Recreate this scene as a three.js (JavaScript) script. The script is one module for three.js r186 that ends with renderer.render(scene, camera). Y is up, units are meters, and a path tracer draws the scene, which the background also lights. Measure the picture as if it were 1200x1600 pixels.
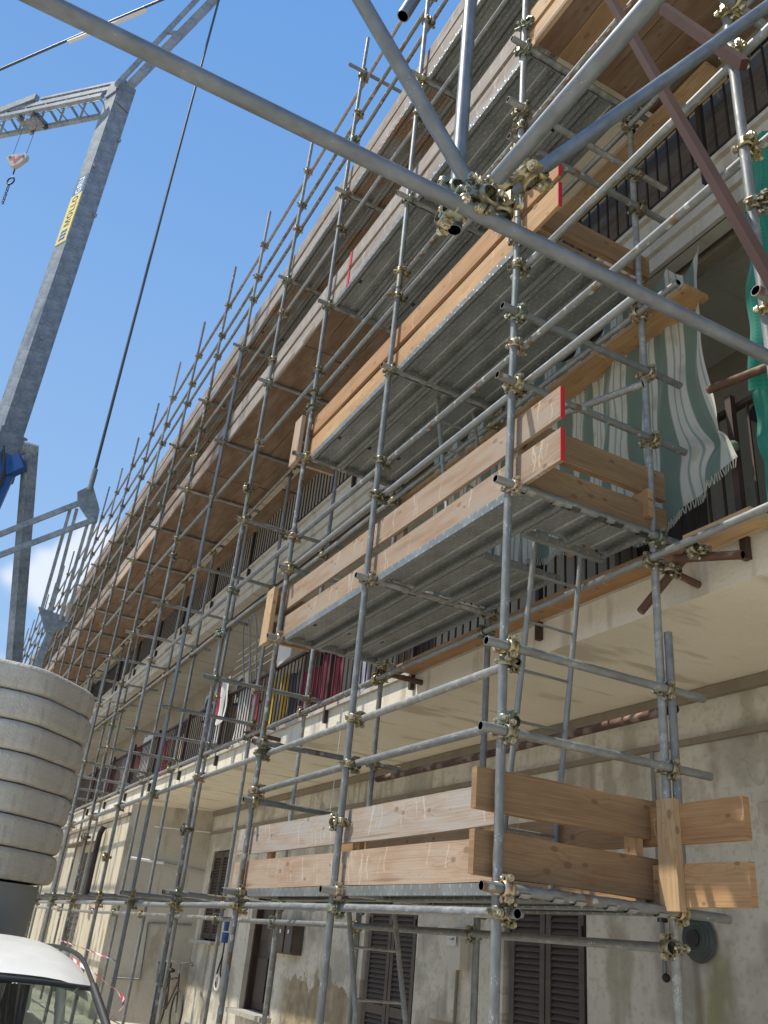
import * as THREE from 'three';
import { mergeGeometries } from 'three/addons/utils/BufferGeometryUtils.js';

// ---------------------------------------------------------------- camera, sky, sun, exposure
const scene = new THREE.Scene();
const RAD = Math.PI / 180;
const camera = new THREE.PerspectiveCamera(61.1, 768 / 1024, 0.05, 600);
camera.position.set(3.628, 1.604, 2.536);
camera.rotation.order = 'YXZ';
camera.rotation.set(26.61 * RAD, 64.29 * RAD, 5.78 * RAD);
scene.add(camera);

const SUN = new THREE.Vector3(-0.5, 2.05, 1).normalize();
const sun = new THREE.DirectionalLight(new THREE.Color(1, 0.93, 0.82), 3.9);
sun.position.copy(SUN).multiplyScalar(60).add(new THREE.Vector3(-8, 0, 0));
sun.target.position.set(-8, 0, 0);
sun.castShadow = true;
sun.shadow.radius = 1.6;
sun.shadow.mapSize.set(4096, 4096);
Object.assign(sun.shadow.camera, { left: -45, right: 45, top: 45, bottom: -45, near: 1, far: 160 });
scene.add(sun, sun.target);

const renderer = new THREE.WebGLRenderer({ antialias: true });
renderer.toneMapping = THREE.LinearToneMapping;
renderer.toneMappingExposure = 1.27;
renderer.shadowMap.enabled = true;

// ---------------------------------------------------------------- noise and textures
function rng(seed) { let a = seed >>> 0; return () => { a = (a + 0x6D2B79F5) | 0; let t = Math.imul(a ^ (a >>> 15), 1 | a); t = (t + Math.imul(t ^ (t >>> 7), 61 | t)) ^ t; return ((t ^ (t >>> 14)) >>> 0) / 4294967296; }; }
const rnd = rng(77);
const LAT = new Float32Array(65536); { const r = rng(5); for (let i = 0; i < 65536; i++) LAT[i] = r(); }
function vn(x, y, px = 256, py = 256) {
  const xi = Math.floor(x), yi = Math.floor(y); let fx = x - xi, fy = y - yi;
  fx = fx * fx * (3 - 2 * fx); fy = fy * fy * (3 - 2 * fy);
  const x0 = ((xi % px) + px) % px, x1 = (x0 + 1) % px, y0 = ((yi % py) + py) % py, y1 = (y0 + 1) % py;
  const a = LAT[y0 * 256 + x0], b = LAT[y0 * 256 + x1], c = LAT[y1 * 256 + x0], d = LAT[y1 * 256 + x1];
  return a + (b - a) * fx + (c - a + (a - b - c + d) * fx) * fy;
}
function fbm(x, y, oct = 4, px = 256, py = 256) { let s = 0, a = 0.5, t = 0; for (let i = 0; i < oct; i++) { s += a * vn(x, y, px, py); t += a; x *= 2; y *= 2; px = Math.min(256, px * 2); py = Math.min(256, py * 2); a *= 0.5; } return s / t; }
const clamp = (v, a = 0, b = 1) => Math.min(b, Math.max(a, v));
const sstep = (a, b, x) => { const t = clamp((x - a) / (b - a)); return t * t * (3 - 2 * t); };
const mixc = (a, b, t) => [a[0] + (b[0] - a[0]) * t, a[1] + (b[1] - a[1]) * t, a[2] + (b[2] - a[2]) * t];
function tex(w, h, fn, srgb = true) {
  const d = new Uint8Array(w * h * 4);
  for (let y = 0, i = 0; y < h; y++) for (let x = 0; x < w; x++, i += 4) { const c = fn(x / w, y / h, x, y); d[i] = clamp(c[0], 0, 255); d[i + 1] = clamp(c[1], 0, 255); d[i + 2] = clamp(c[2], 0, 255); d[i + 3] = 255; }
  const t = new THREE.DataTexture(d, w, h, THREE.RGBAFormat); t.wrapS = t.wrapT = THREE.RepeatWrapping; t.magFilter = THREE.LinearFilter; t.minFilter = THREE.LinearMipmapLinearFilter; t.generateMipmaps = true;
  if (srgb) t.colorSpace = THREE.SRGBColorSpace; t.needsUpdate = true; return t;
}
const grey = (w, h, fn) => tex(w, h, (u, v, x, y) => { const g = fn(u, v, x, y) * 255; return [g, g, g]; }, false);

// sky: clear summer blue, paler towards the horizon, low cumulus
{
  const W = 1024, H = 512, d = new Float32Array(W * H * 4);
  for (let y = 0, i = 0; y < H; y++) for (let x = 0; x < W; x++, i += 4) {
    const el = ((y + 0.5) / H - 0.5) * 180, az = ((x + 0.5) / W - 0.5) * 360;
    const t = sstep(-2, 75, el);
    let c = mixc([0.345, 0.52, 0.75], [0.105, 0.265, 0.59], Math.pow(t, 0.58));
    c = mixc(c, [0.55, 0.63, 0.72], 1 - sstep(-1, 11, el));
    if (el < 0) c = mixc([0.62, 0.68, 0.75], [0.3, 0.3, 0.29], sstep(0, -6, el));
    const n = fbm(x / W * 64, y / H * 72, 5, 64, 128), big = fbm(x / W * 16 + 3, y / H * 24 + 7, 3, 16, 64);
    let k = sstep(0.50, 0.66, n * 0.65 + big * 0.45) * sstep(1, 5, el) * (1 - sstep(9, 18, el));
    // a cumulus heap low over the far end of the street
    const da = ((az + 174 + 540) % 360) - 180, de = el - 19;
    k = Math.max(k, sstep(0.42, 0.62, n * 0.9 + 0.18 - (da * da / 34 + de * de / 16) * 0.36));
    c = mixc(c, [0.80, 0.82, 0.85], k * 0.7);
    d[i] = c[0]; d[i + 1] = c[1]; d[i + 2] = c[2]; d[i + 3] = 1;
  }
  const t = new THREE.DataTexture(d, W, H, THREE.RGBAFormat, THREE.FloatType);
  t.mapping = THREE.EquirectangularReflectionMapping; t.magFilter = t.minFilter = THREE.LinearFilter; t.wrapS = THREE.RepeatWrapping; t.needsUpdate = true;
  scene.background = t; scene.environment = t;
}

// ---------------------------------------------------------------- materials
const galvMap = (base, seed, spots) => tex(256, 256, (u, v) => {
  const a = fbm(u * 16 + seed, v * 16, 3, 16, 16), b = fbm(u * 4 + seed, v * 8, 4, 4, 8), s = vn(u * 64 + seed * 3, v * 64, 64, 64);
  let k = 0.84 + 0.18 * a + 0.12 * (b - 0.5); let c = base.map((q) => q * k);
  const splat = sstep(0.80, 0.92, s * 0.55 + b * 0.55 + spots); c = mixc(c, [205, 203, 195], splat * 0.7);
  const dirt = sstep(0.60, 0.78, fbm(u * 8 + 9 + seed, v * 4, 4, 8, 4)); return mixc(c, [104, 94, 80], dirt * 0.30);
});
const std = (o) => new THREE.MeshStandardMaterial(o);
const M = {};
const galvRough = grey(256, 256, (u, v) => 0.40 + 0.28 * fbm(u * 16, v * 16, 4, 16, 16));
M.tube = [0, 1, 2].map((i) => std({ map: galvMap([[156, 158, 155], [136, 138, 135], [164, 163, 156]][i], i * 13, [0.02, 0.0, 0.08][i]), roughnessMap: galvRough, roughness: 1, metalness: [0.5, 0.3, 0.42][i] }));
M.tube.push(std({ map: tex(256, 256, (u, v) => { const a = fbm(u * 16 + 3, v * 16, 3, 16, 16), b = fbm(u * 4 + 8, v * 6, 4, 4, 6); let c = [132, 134, 130].map((q) => q * (0.86 + 0.2 * a)); c = mixc(c, [120, 84, 58], sstep(0.52, 0.66, b) * 0.75); return mixc(c, [204, 200, 190], sstep(0.62, 0.72, fbm(u * 8 + 70, v * 12, 4, 8, 12)) * 0.7); }), roughnessMap: galvRough, roughness: 1, metalness: 0.25 }));
M.tubeClean = std({ map: galvMap([126, 132, 136], 51, -0.06), roughnessMap: galvRough, roughness: 0.85, metalness: 0.5 });
M.tubeBrown = std({ map: tex(128, 128, (u, v) => { const a = fbm(u * 8, v * 8, 4, 8, 8); return mixc([92, 66, 50], [138, 116, 96], sstep(0.45, 0.8, a)); }), roughness: 0.75, metalness: 0.1 });
M.redOxide = std({ map: tex(128, 128, (u, v) => { const a = fbm(u * 8, v * 4, 4, 8, 4); return mixc([56, 34, 29], [74, 48, 41], a); }), roughness: 0.97, metalness: 0 });
const coupMap = (b, r, s) => tex(64, 64, (u, v) => mixc(b, r, sstep(0.42, 0.72, fbm(u * 8 + s, v * 8, 4, 8, 8))));
M.coupler = [coupMap([180, 168, 128], [120, 104, 70], 1), coupMap([154, 146, 120], [96, 88, 68], 4), coupMap([190, 176, 150], [148, 112, 92], 9), coupMap([150, 152, 132], [98, 110, 92], 14)].map((m) => std({ map: m, roughness: 0.40, metalness: 0.72 }));
M.bolt = std({ map: coupMap([206, 200, 178], [156, 140, 110], 21), roughness: 0.36, metalness: 0.8 });

// timber: u runs along the board (2.4 m per repeat), v across (0.25 m)
function woodTex(light, dark, seed, o = {}) {
  const r = rng(900 + seed), knots = []; for (let i = 0; i < (o.knots ?? 5); i++) knots.push([r(), 0.12 + r() * 0.76, 0.0035 + r() * 0.0045]);
  const marks = []; for (let i = 0; i < (o.marks ?? 0); i++) marks.push([r(), r() * 0.5, 0.35 + r() * 0.5, 0.002 + r() * 0.004, r() * 9]);
  return tex(1024, 128, (u, v) => {
    let vv = v, kd = 0;
    for (const k of knots) { let du = u - k[0]; du -= Math.round(du); const dv = (v - k[1]) * 0.104; const q = Math.hypot(du * 0.6, dv) / k[2]; vv += 0.10 * Math.exp(-q * q * 0.14) * Math.sign(dv || 1) * (1 - Math.exp(-q * q)); kd = Math.max(kd, 1 - sstep(0.65, 1.15, q)); }
    const g = fbm(u * 8 + seed, vv * 40 + 0.6 * Math.sin(u * 12.566 + seed), 4, 8, 256), g2 = fbm(u * 16 + seed * 2, vv * 128, 2, 16, 256), b = fbm(u * 8 + 3 + seed, v * 3 + seed, 4, 8, 256);
    let c = mixc(dark, light, clamp(0.45 + (g - 0.45) * 0.85 + (g2 - 0.5) * 0.28 + (b - 0.5) * 0.9));
    if (o.grey) c = mixc(c, o.grey, sstep(0.40, 0.70, b) * 0.75);
    c = mixc(c, mixc(dark, [96, 64, 42], 0.6), kd * 0.6);
    const crack = sstep(0.86, 0.93, vn(u * 4 + seed * 5, vv * 24, 4, 256)); c = mixc(c, [70, 52, 38], crack * 0.22);
    for (const m of marks) { let du = u - m[0] - 0.006 * Math.sin(v * 7 + m[4]); du -= Math.round(du); if (v > m[1] && v < m[1] + m[2]) { const k = 1 - sstep(m[3] * 0.2, m[3], Math.abs(du) * (0.5 + 1.6 * vn(v * 14 + m[4], u * 60))); c = mixc(c, [222, 210, 194], k * 0.36); } }
    const st = sstep(0.62, 0.75, fbm(u * 16 + seed * 7, v * 4 + 11, 4, 16, 256)); c = mixc(c, o.stain ?? [120, 88, 62], st * 0.30);
    const sp = sstep(0.90, 0.96, vn(u * 200 + seed, v * 20 + seed)); return mixc(c, [110, 80, 56], sp * 0.35);
  });
}
const wb = grey(512, 128, (u, v) => 0.5 + 0.5 * (fbm(u * 8, v * 64, 4, 8, 256) - 0.5));
const woodM = (map, rough = 0.82) => std({ map, roughness: rough, bumpMap: wb, bumpScale: 0.0016 });
M.woodWeather = [[[190, 168, 142], [154, 128, 104]], [[182, 168, 152], [148, 132, 116]], [[190, 166, 140], [154, 128, 104]], [[176, 154, 130], [134, 110, 88]]].map(([l, d], i) => woodM(woodTex(l, d, 1 + i, { marks: 12 + 5 * (i % 3), knots: 4 + i, grey: [[172, 158, 142], [160, 154, 146], [170, 152, 132], [150, 136, 120]][i], stain: [164, 126, 98] })));
M.woodGrey = [0, 1, 2].map((i) => woodM(woodTex([[158, 148, 136], [142, 126, 110], [166, 156, 144]][i], [[120, 108, 97], [102, 86, 72], [128, 118, 108]][i], 21 + i, { marks: 10, grey: [150, 145, 138] })));
M.woodHoney = [0, 1, 2].map((i) => woodM(woodTex([[196, 160, 116], [184, 142, 98], [202, 172, 132]][i], [[160, 122, 82], [142, 104, 68], [166, 134, 96]][i], 41 + i, { knots: 7, marks: 3, stain: [160, 116, 74] })));
M.woodBrown = [0, 1, 2].map((i) => woodM(woodTex([136, 108, 82], [98, 76, 57], 61 + i, { knots: 8, stain: [96, 74, 56], grey: [124, 106, 88] })));
M.woodTan = [0, 1, 2].map((i) => woodM(woodTex([162, 130, 94], [124, 96, 68], 101 + i, { knots: 8, stain: [128, 92, 60] })));
M.woodOld = [0, 1].map((i) => woodM(woodTex([122, 116, 108], [78, 72, 66], 81 + i, { knots: 6 })));
M.redPaint = std({ color: '#c02a30', roughness: 0.6 });

M.deck = [0, 1].map((i) => {
  const dot = (u, v) => { const gx = u * 24, gy = v * 12 + (Math.floor(gx) % 2) * 0.5; const dx = gx - Math.floor(gx) - 0.5, dy = gy - Math.floor(gy) - 0.5; return 1 - sstep(0.10, 0.22, Math.hypot(dx, dy)); };
  return std({
    map: tex(512, 256, (u, v) => { const b = fbm(u * 8 + i * 5, v * 4, 5, 8, 4), s = vn(u * 128, v * 64, 128, 64); let c = mixc([124, 127, 124], [162, 164, 160], b); if (i) c = mixc(c, [146, 116, 92], sstep(0.34, 0.60, fbm(u * 4 + 2, v * 4, 4, 4, 4)) * 0.85); c = mixc(c, [208, 208, 200], sstep(0.90, 0.97, s) * 0.55); c = mixc(c, [206, 206, 198], dot(u, v) * 0.35); return mixc(c, [116, 110, 98], sstep(0.58, 0.8, fbm(u * 8, v * 4 + 5, 4, 8, 4)) * 0.25); }),
    bumpMap: grey(512, 256, (u, v) => 0.35 + 0.5 * dot(u, v) ), bumpScale: 0.005, roughness: 0.46, metalness: i ? 0.35 : 0.55,
  });
});
const plasterBump = grey(512, 512, (u, v) => 0.6 * fbm(u * 16, v * 16, 5, 16, 16) + 0.4 * vn(u * 128, v * 128, 128, 128));
// the ground-floor wall: stained render, 20.5 m x 3.85 m
M.wallLow = std({
  map: tex(2048, 512, (u, v) => {
    const x = u * 20.5 - 14.1, y = v * 3.85;
    const a = fbm(x * 0.9 + 40, y * 0.9 + 3, 5), b = fbm(x * 3 + 9, y * 3 + 31, 4), str = fbm(x * 7 + 60, y * 0.6 + 17, 4), f = fbm(x * 14 + 5, y * 14, 3);
    let c = mixc([192, 185, 168], [222, 215, 198], a * 0.7 + f * 0.3);
    c = mixc(c, [150, 140, 120], sstep(0.50, 0.72, b * 0.5 + str * 0.5) * 0.6);
    c = mixc(c, [198, 192, 180], sstep(0.56, 0.68, fbm(x * 1.7 + 80, y * 1.7 + 50, 5)) * 0.6);
    // render fallen away near the ground
    const edge = 1.22 + 0.7 * (fbm(x * 1.6 + 12, 4.4, 4) - 0.5) + 0.8 * (fbm(x * 5 + 3, y * 5, 4) - 0.5);
    const zone = sstep(-9.8, -9.2, x) * (1 - sstep(-7.4, -6.9, x)) + 0.9 * sstep(-5.6, -5.3, x) * (1 - sstep(-4.7, -4.4, x)) * (y < 1 ? 1 : 0);
    const gone = zone * (1 - sstep(edge - 0.04, edge + 0.04, y)); c = mixc(c, mixc([122, 112, 92], [182, 164, 130], fbm(x * 9, y * 9 + 7, 4)), gone);
    // algae and rust run below the round wall cap
    const dx = (x + 1.50 + 0.05 * Math.sin(y * 6)) / (0.10 + 0.16 * sstep(1.75, 0.9, y)); const wet = sstep(1.2, 0.3, Math.abs(dx) + (fbm(x * 12, y * 3, 4) - 0.5) * 1.6) * sstep(1.84, 1.70, y);
    c = mixc(c, [132, 128, 74], wet * 0.55); const dx2 = (x + 1.68) / 0.06; c = mixc(c, [112, 98, 78], sstep(1.3, 0.2, Math.abs(dx2) + (fbm(x * 20, y * 2, 3) - 0.5)) * sstep(1.84, 1.7, y) * 0.6);
    const bl = sstep(0.54, 0.72, fbm(x * 2.2 + 200, y * 2.2, 5)); c = mixc(c, [136, 132, 118], bl * 0.45);
    const cr = Math.abs(fbm(x * 1.3 + 310, y * 1.3 + 90, 5) - 0.5), cm = sstep(0.5, 0.62, fbm(x * 0.7 + 20, y * 0.7 + 70, 3)); c = mixc(c, [104, 94, 78], (1 - sstep(0.001, 0.006, cr)) * cm * 0.3);
    const drip = sstep(0.58, 0.72, fbm(x * 9 + 33, 2.2 + y * 0.22, 4)) * sstep(0.40, 0.62, fbm(x * 2 + 77, y * 1.1, 3)); c = mixc(c, [134, 122, 100], drip * 0.5);
    const fine = fbm(x * 30 + 7, y * 30, 3); return mixc(c, [146, 134, 112], sstep(0.55, 0.75, fine) * 0.25);
  }), bumpMap: grey(1024, 256, (u, v) => { const x = u * 20.5 - 14.1, y = v * 3.85; const z = sstep(-9.8, -9.2, x) * (1 - sstep(-7.4, -6.9, x)) * (1 - sstep(1.1, 1.3, y + 0.5 * (fbm(x * 4, y * 4, 3) - 0.5))); return clamp(0.5 + (fbm(x * 12, y * 12, 4) - 0.5) * (0.16 + 0.8 * z) - 0.2 * z); }), bumpScale: 0.03, roughness: 0.93,
});
const plaster = (l, d, s, k = 0.5) => std({ map: tex(512, 512, (u, v) => { const a = fbm(u * 4 + s, v * 4, 5, 4, 4), b = fbm(u * 16 + s, v * 4, 4, 16, 4), g = vn(u * 128, v * 128, 128, 128); let c = mixc(d, l, a * 0.75 + g * 0.25); return mixc(c, [128, 112, 88], sstep(0.56, 0.78, b) * k); }), bumpMap: plasterBump, bumpScale: 0.004, roughness: 0.93 });
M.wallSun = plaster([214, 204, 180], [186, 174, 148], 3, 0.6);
M.soffit = plaster([236, 229, 210], [214, 205, 184], 8, 0.32);
M.fascia = plaster([200, 196, 184], [172, 166, 152], 12, 0.3);
M.sideWall = plaster([200, 194, 178], [168, 160, 142], 33, 0.4);
M.slate = std({ map: tex(128, 128, (u, v) => mixc([118, 124, 128], [146, 148, 146], fbm(u * 4, v * 8, 4, 4, 8))), roughness: 0.7 });
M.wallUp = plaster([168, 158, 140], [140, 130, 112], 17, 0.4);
M.moulding = plaster([150, 140, 122], [120, 110, 94], 19, 0.4);
M.concrete = plaster([186, 183, 174], [156, 152, 142], 25, 0.4);
M.ballast = std({ map: tex(512, 512, (u, v) => { const a = fbm(u * 4, v * 4, 5, 4, 4), g = vn(u * 128, v * 128, 128, 128), st = fbm(u * 32 + 5, v * 8, 5, 32, 8), pit = vn(u * 48 + 11, v * 48, 48, 48); let c = mixc([172, 168, 157], [204, 200, 189], a * 0.75 + g * 0.25); c = mixc(c, [124, 118, 106], sstep(0.58, 0.80, st) * 0.28); c = mixc(c, [208, 206, 200], sstep(0.6, 0.75, fbm(u * 8 + 40, v * 8, 4, 8, 8)) * 0.35); return mixc(c, [92, 88, 80], sstep(0.95, 0.98, pit) * 0.35); }), bumpMap: plasterBump, bumpScale: 0.010, roughness: 0.93 });
M.ground = std({ map: tex(512, 512, (u, v) => { const a = fbm(u * 8, v * 8, 5, 8, 8), g = vn(u * 256, v * 256, 256, 256); return mixc([176, 168, 152], [208, 199, 181], a * 0.7 + g * 0.3); }), roughness: 0.95 });
M.shutter = std({ map: tex(128, 128, (u, v) => mixc([70, 60, 51], [96, 84, 72], fbm(u * 8, v * 16, 3, 8, 16))), roughness: 0.62 });
M.doorWood = std({ map: tex(128, 256, (u, v) => mixc([52, 40, 32], [84, 66, 52], fbm(u * 32, v * 4, 4, 32, 4))), roughness: 0.6 });
M.iron = std({ color: new THREE.Color(0.035, 0.03, 0.028), roughness: 0.55, metalness: 0.3 });
M.railBrown = std({ map: tex(64, 64, (u, v) => mixc([52, 37, 31], [86, 64, 53], fbm(u * 8, v * 8, 4, 8, 8))), roughness: 0.6 });
M.dark = std({ color: new THREE.Color(0.03, 0.028, 0.026), roughness: 0.8 });
M.craneGalv = std({ map: tex(256, 256, (u, v) => { const a = fbm(u * 32, v * 32, 3, 32, 32), b = fbm(u * 8 + 3, v * 8, 4, 8, 8); return mixc([106, 116, 124], [160, 168, 172], clamp(a * 0.8 + (b - 0.4) * 0.8)); }), roughness: 0.6, metalness: 0.2 });
M.craneBlue = std({ color: '#1d4f8c', roughness: 0.42, metalness: 0.1 });
M.cable = std({ color: new THREE.Color(0.09, 0.095, 0.1), roughness: 0.5, metalness: 0.5 });
M.white = std({ color: new THREE.Color(0.74, 0.74, 0.72), roughness: 0.5 });
M.hookWhite = std({ map: tex(64, 64, (u, v) => mixc([150, 148, 142], [198, 196, 190], fbm(u * 8, v * 8, 4, 8, 8))), roughness: 0.6 });
M.carWhite = new THREE.MeshPhysicalMaterial({ map: tex(256, 256, (u, v) => mixc([214, 214, 208], [232, 232, 227], fbm(u * 8, v * 8, 5, 8, 8))), roughness: 0.5, clearcoat: 0.6, clearcoatRoughness: 0.25 });
M.rubber = std({ color: new THREE.Color(0.022, 0.022, 0.023), roughness: 0.6 });
M.glass = new THREE.MeshPhysicalMaterial({ color: new THREE.Color(0.80, 0.88, 0.85), transmission: 1, thickness: 0, roughness: 0.02, ior: 1.5 });
M.seat = std({ color: new THREE.Color(0.05, 0.052, 0.055), roughness: 0.9 });
const cloth = (c, t = 0.25) => new THREE.MeshPhysicalMaterial({ color: new THREE.Color(c), roughness: 0.95, transmission: t, thickness: 0, side: THREE.DoubleSide });

// ---------------------------------------------------------------- scene helpers
const used = {};
function numbered(n) { const k = used[n] = (used[n] ?? -1) + 1; return k ? n + '_' + String(k).padStart(3, '0') : n; }
const V = (x, y, z) => new THREE.Vector3(x, y, z);
function thing(name, label, category, [x, y, z] = [0, 0, 0], group, kind) {
  const o = new THREE.Group(); o.name = numbered(name); o.position.set(x, y, z); o.userData = { label, category };
  if (group) o.userData.group = group; if (kind) o.userData.kind = kind; scene.add(o); return o;
}
const org = (p) => { const v = V(0, 0, 0); while (p && p !== scene) { v.add(p.position); p = p.parent; } return v; };
function add(parent, name, geo, mat, [x, y, z] = [0, 0, 0], rot) {      // position in world metres, parents are never turned
  const m = new THREE.Mesh(geo, mat); m.name = name; const o = org(parent); m.position.set(x - o.x, y - o.y, z - o.z);
  if (rot) m.rotation.set(...rot); m.castShadow = m.receiveShadow = true; parent.add(m); return m;
}
function solo(name, label, category, geo, mat, pos, group, kind, rot) { const m = add(scene, numbered(name), geo, mat, pos, rot); m.userData = { label, category }; if (group) m.userData.group = group; if (kind) m.userData.kind = kind; return m; }
function structure(name, geo, mat, pos) { const m = add(scene, name, geo, mat, pos); m.userData = { kind: 'structure' }; return m; }
const cache = new Map(); const memo = (k, f) => { if (!cache.has(k)) cache.set(k, f()); return cache.get(k); };
const pick = (a, r = rnd) => a[Math.floor(r() * a.length) % a.length];
const moved = (g, x, y, z, rx = 0, ry = 0, rz = 0) => { const m = new THREE.Matrix4().compose(V(x, y, z), new THREE.Quaternion().setFromEuler(new THREE.Euler(rx, ry, rz)), V(1, 1, 1)); return g.applyMatrix4(m); };
const ni = (g) => (g.index ? g.toNonIndexed() : g);
const merge = (l) => mergeGeometries(l.map((g) => { const q = ni(g); for (const k of Object.keys(q.attributes)) if (!['position', 'normal', 'uv'].includes(k)) q.deleteAttribute(k); return q; }));
function box(w, h, d, s = 1) { // uv in metres / s
  return memo(`b${w.toFixed(3)},${h.toFixed(3)},${d.toFixed(3)},${s}`, () => boxRaw(w, h, d, s));
}
function boxRaw(w, h, d, s = 1) {
  const g = new THREE.BoxGeometry(w, h, d), p = g.attributes.position, n = g.attributes.normal, uv = g.attributes.uv;
  for (let i = 0; i < p.count; i++) { const ax = Math.abs(n.getX(i)), ay = Math.abs(n.getY(i)); if (ax > 0.5) uv.setXY(i, p.getZ(i) / s, p.getY(i) / s); else if (ay > 0.5) uv.setXY(i, p.getX(i) / s, p.getZ(i) / s); else uv.setXY(i, p.getX(i) / s, p.getY(i) / s); }
  return g;
}
function worldUV(g, s = 1) { // planar uv by face direction, metres / s
  const q = ni(g), p = q.attributes.position, n = q.attributes.normal, uv = new Float32Array(p.count * 2);
  for (let i = 0; i < p.count; i++) { const ax = Math.abs(n.getX(i)), ay = Math.abs(n.getY(i)), az = Math.abs(n.getZ(i)); let a, b; if (ax > ay && ax > az) { a = p.getZ(i); b = p.getY(i); } else if (ay > az) { a = p.getX(i); b = p.getZ(i); } else { a = p.getX(i); b = p.getY(i); } uv[2 * i] = a / s; uv[2 * i + 1] = b / s; }
  q.setAttribute('uv', new THREE.BufferAttribute(uv, 2)); return q;
}
// timber board: long axis x, height y, thickness z; slightly bowed and uneven
function boardGeo(L, H, T, v) {
  return memo(`w${L.toFixed(2)},${H.toFixed(3)},${T.toFixed(3)},${v}`, () => {
    const r = rng(v * 131 + 7), g = new THREE.BoxGeometry(L, H, T, 6, 1, 1), p = g.attributes.position, n = g.attributes.normal, uv = g.attributes.uv;
    const bow = (r() - 0.5) * 0.016 * Math.min(1, L / 3), bowY = (r() - 0.5) * 0.010 * Math.min(1, L / 3), off = r() * 2.4, ph = r() * 6, offv = r();
    for (let i = 0; i < p.count; i++) {
      const x = p.getX(i), y = p.getY(i), z = p.getZ(i), t = x / L, s = Math.cos(t * Math.PI);
      if (Math.abs(n.getX(i)) > 0.5) uv.setXY(i, (off + z * 0.4) / 2.4, y / 0.25 + 0.5); else if (Math.abs(n.getY(i)) > 0.5) uv.setXY(i, (x + off) / 2.4, z / 0.25 + offv); else uv.setXY(i, (x + off) / 2.4, y / 0.25 + 0.5 + (z > 0 ? 0 : 0.37));
      p.setXYZ(i, x, y + bowY * s + 0.003 * Math.sin(x * 7 + ph) * Math.sign(y), z + bow * s);
    }
    g.computeVertexNormals(); return g;
  });
}
let bv = 0;
function board(parent, name, c, L, H, T, axis, mats, tilt = 0) {
  const m = add(parent, name, boardGeo(L, H, T, (bv++) % 5), Array.isArray(mats) ? pick(mats) : mats, c);
  if (axis === 'z') m.rotation.set(0, Math.PI / 2, tilt); else if (axis === 'y') m.rotation.set(tilt, 0, Math.PI / 2); else if (axis === 'xflat') m.rotation.set(Math.PI / 2, 0, tilt); else m.rotation.set(0, 0, tilt);
  return m;
}
// steel tube with open ends, along y, uv in metres
const TR = 0.02415;
function tubeGeo(L, r = TR, seg = 14, hollow = true) {
  L = Math.round(L * 50) / 50;
  return memo(`t${L},${r},${seg},${hollow}`, () => {
    const o = new THREE.CylinderGeometry(r, r, L, seg, L > 2.5 ? 6 : 1, !hollow ? false : true), p = o.attributes.position, uv = o.attributes.uv;
    if (L > 2.5) for (let i = 0; i < p.count; i++) p.setX(i, p.getX(i) + 0.0022 * Math.min(L, 6.5) * Math.cos(p.getY(i) / L * Math.PI));
    for (let i = 0; i < p.count; i++) uv.setXY(i, uv.getX(i) * 0.5, (p.getY(i) + L / 2) / 0.6);
    if (!hollow) return o;
    const ri = r * 0.86, d = Math.min(0.25, L / 2); const parts = [o];
    for (const s of [1, -1]) {
      const i = new THREE.CylinderGeometry(ri, ri, d, seg, 1, true); i.scale(-1, 1, 1); { const ix = i.index.array; for (let k = 0; k < ix.length; k += 3) { const t = ix[k]; ix[k] = ix[k + 1]; ix[k + 1] = t; } i.computeVertexNormals(); const nn = i.attributes.normal; for (let k = 0; k < nn.count; k++) nn.setXYZ(k, -Math.abs(1) * i.attributes.position.getX(k) / ri, 0, -i.attributes.position.getZ(k) / ri); } parts.push(i.translate(0, s * (L / 2 - d / 2), 0));
      const c = new THREE.RingGeometry(ri, r, seg, 1); c.rotateX(-s * Math.PI / 2); parts.push(c.translate(0, s * L / 2, 0));
      const e = new THREE.CircleGeometry(ri, seg); e.rotateX(-s * Math.PI / 2); parts.push(e.translate(0, s * (L / 2 - d), 0));
    }
    return merge(parts);
  });
}
const UP = V(0, 1, 0);
function tube(parent, name, a, b, mat = null, r = TR, o = {}) {
  const A = V(...a), B = V(...b), d = B.clone().sub(A), L = d.length();
  const m = add(parent, name, tubeGeo(L, r, o.seg ?? 14, o.hollow ?? true), mat ?? pick([M.tube[0], M.tube[0], M.tube[1], M.tube[1], M.tube[2], M.tube[3], M.tube[3]]), A.add(B).multiplyScalar(0.5).toArray());
  m.quaternion.setFromUnitVectors(UP, d.normalize()); if (L > 2.5) m.rotateY(rnd() * 6.28); return m;
}
const rod = (p, n, a, b, mat, r, seg = 8) => tube(p, n, a, b, mat, r, { seg, hollow: false });
// square bar between two points
function bar(parent, name, a, b, w, h, mat, side) {
  const A = V(...a), B = V(...b), d = B.clone().sub(A), L = d.length(); d.normalize();
  const m = add(parent, name, box(w, Math.round(L * 100) / 100, h), mat, A.clone().add(B).multiplyScalar(0.5).toArray());
  const x = side ? side.clone() : Math.abs(d.y) > 0.9 ? V(1, 0, 0) : V(0, 1, 0).cross(d).normalize(); const z = x.clone().cross(d).normalize(); x.copy(d).cross(z).normalize();
  m.quaternion.setFromRotationMatrix(new THREE.Matrix4().makeBasis(x, d, z)); return m;
}
function curveTube(pts, r, seg = 24, rs = 6, closed = false) { return new THREE.TubeGeometry(new THREE.CatmullRomCurve3(pts.map((p) => V(...p)), closed), seg, r, rs, closed); }

// ---------------------------------------------------------------- ground
{ const g = new THREE.PlaneGeometry(300, 300); g.rotateX(-Math.PI / 2); structure('ground', worldUV(g, 3), M.ground, [0, 0, 0]); }

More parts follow.
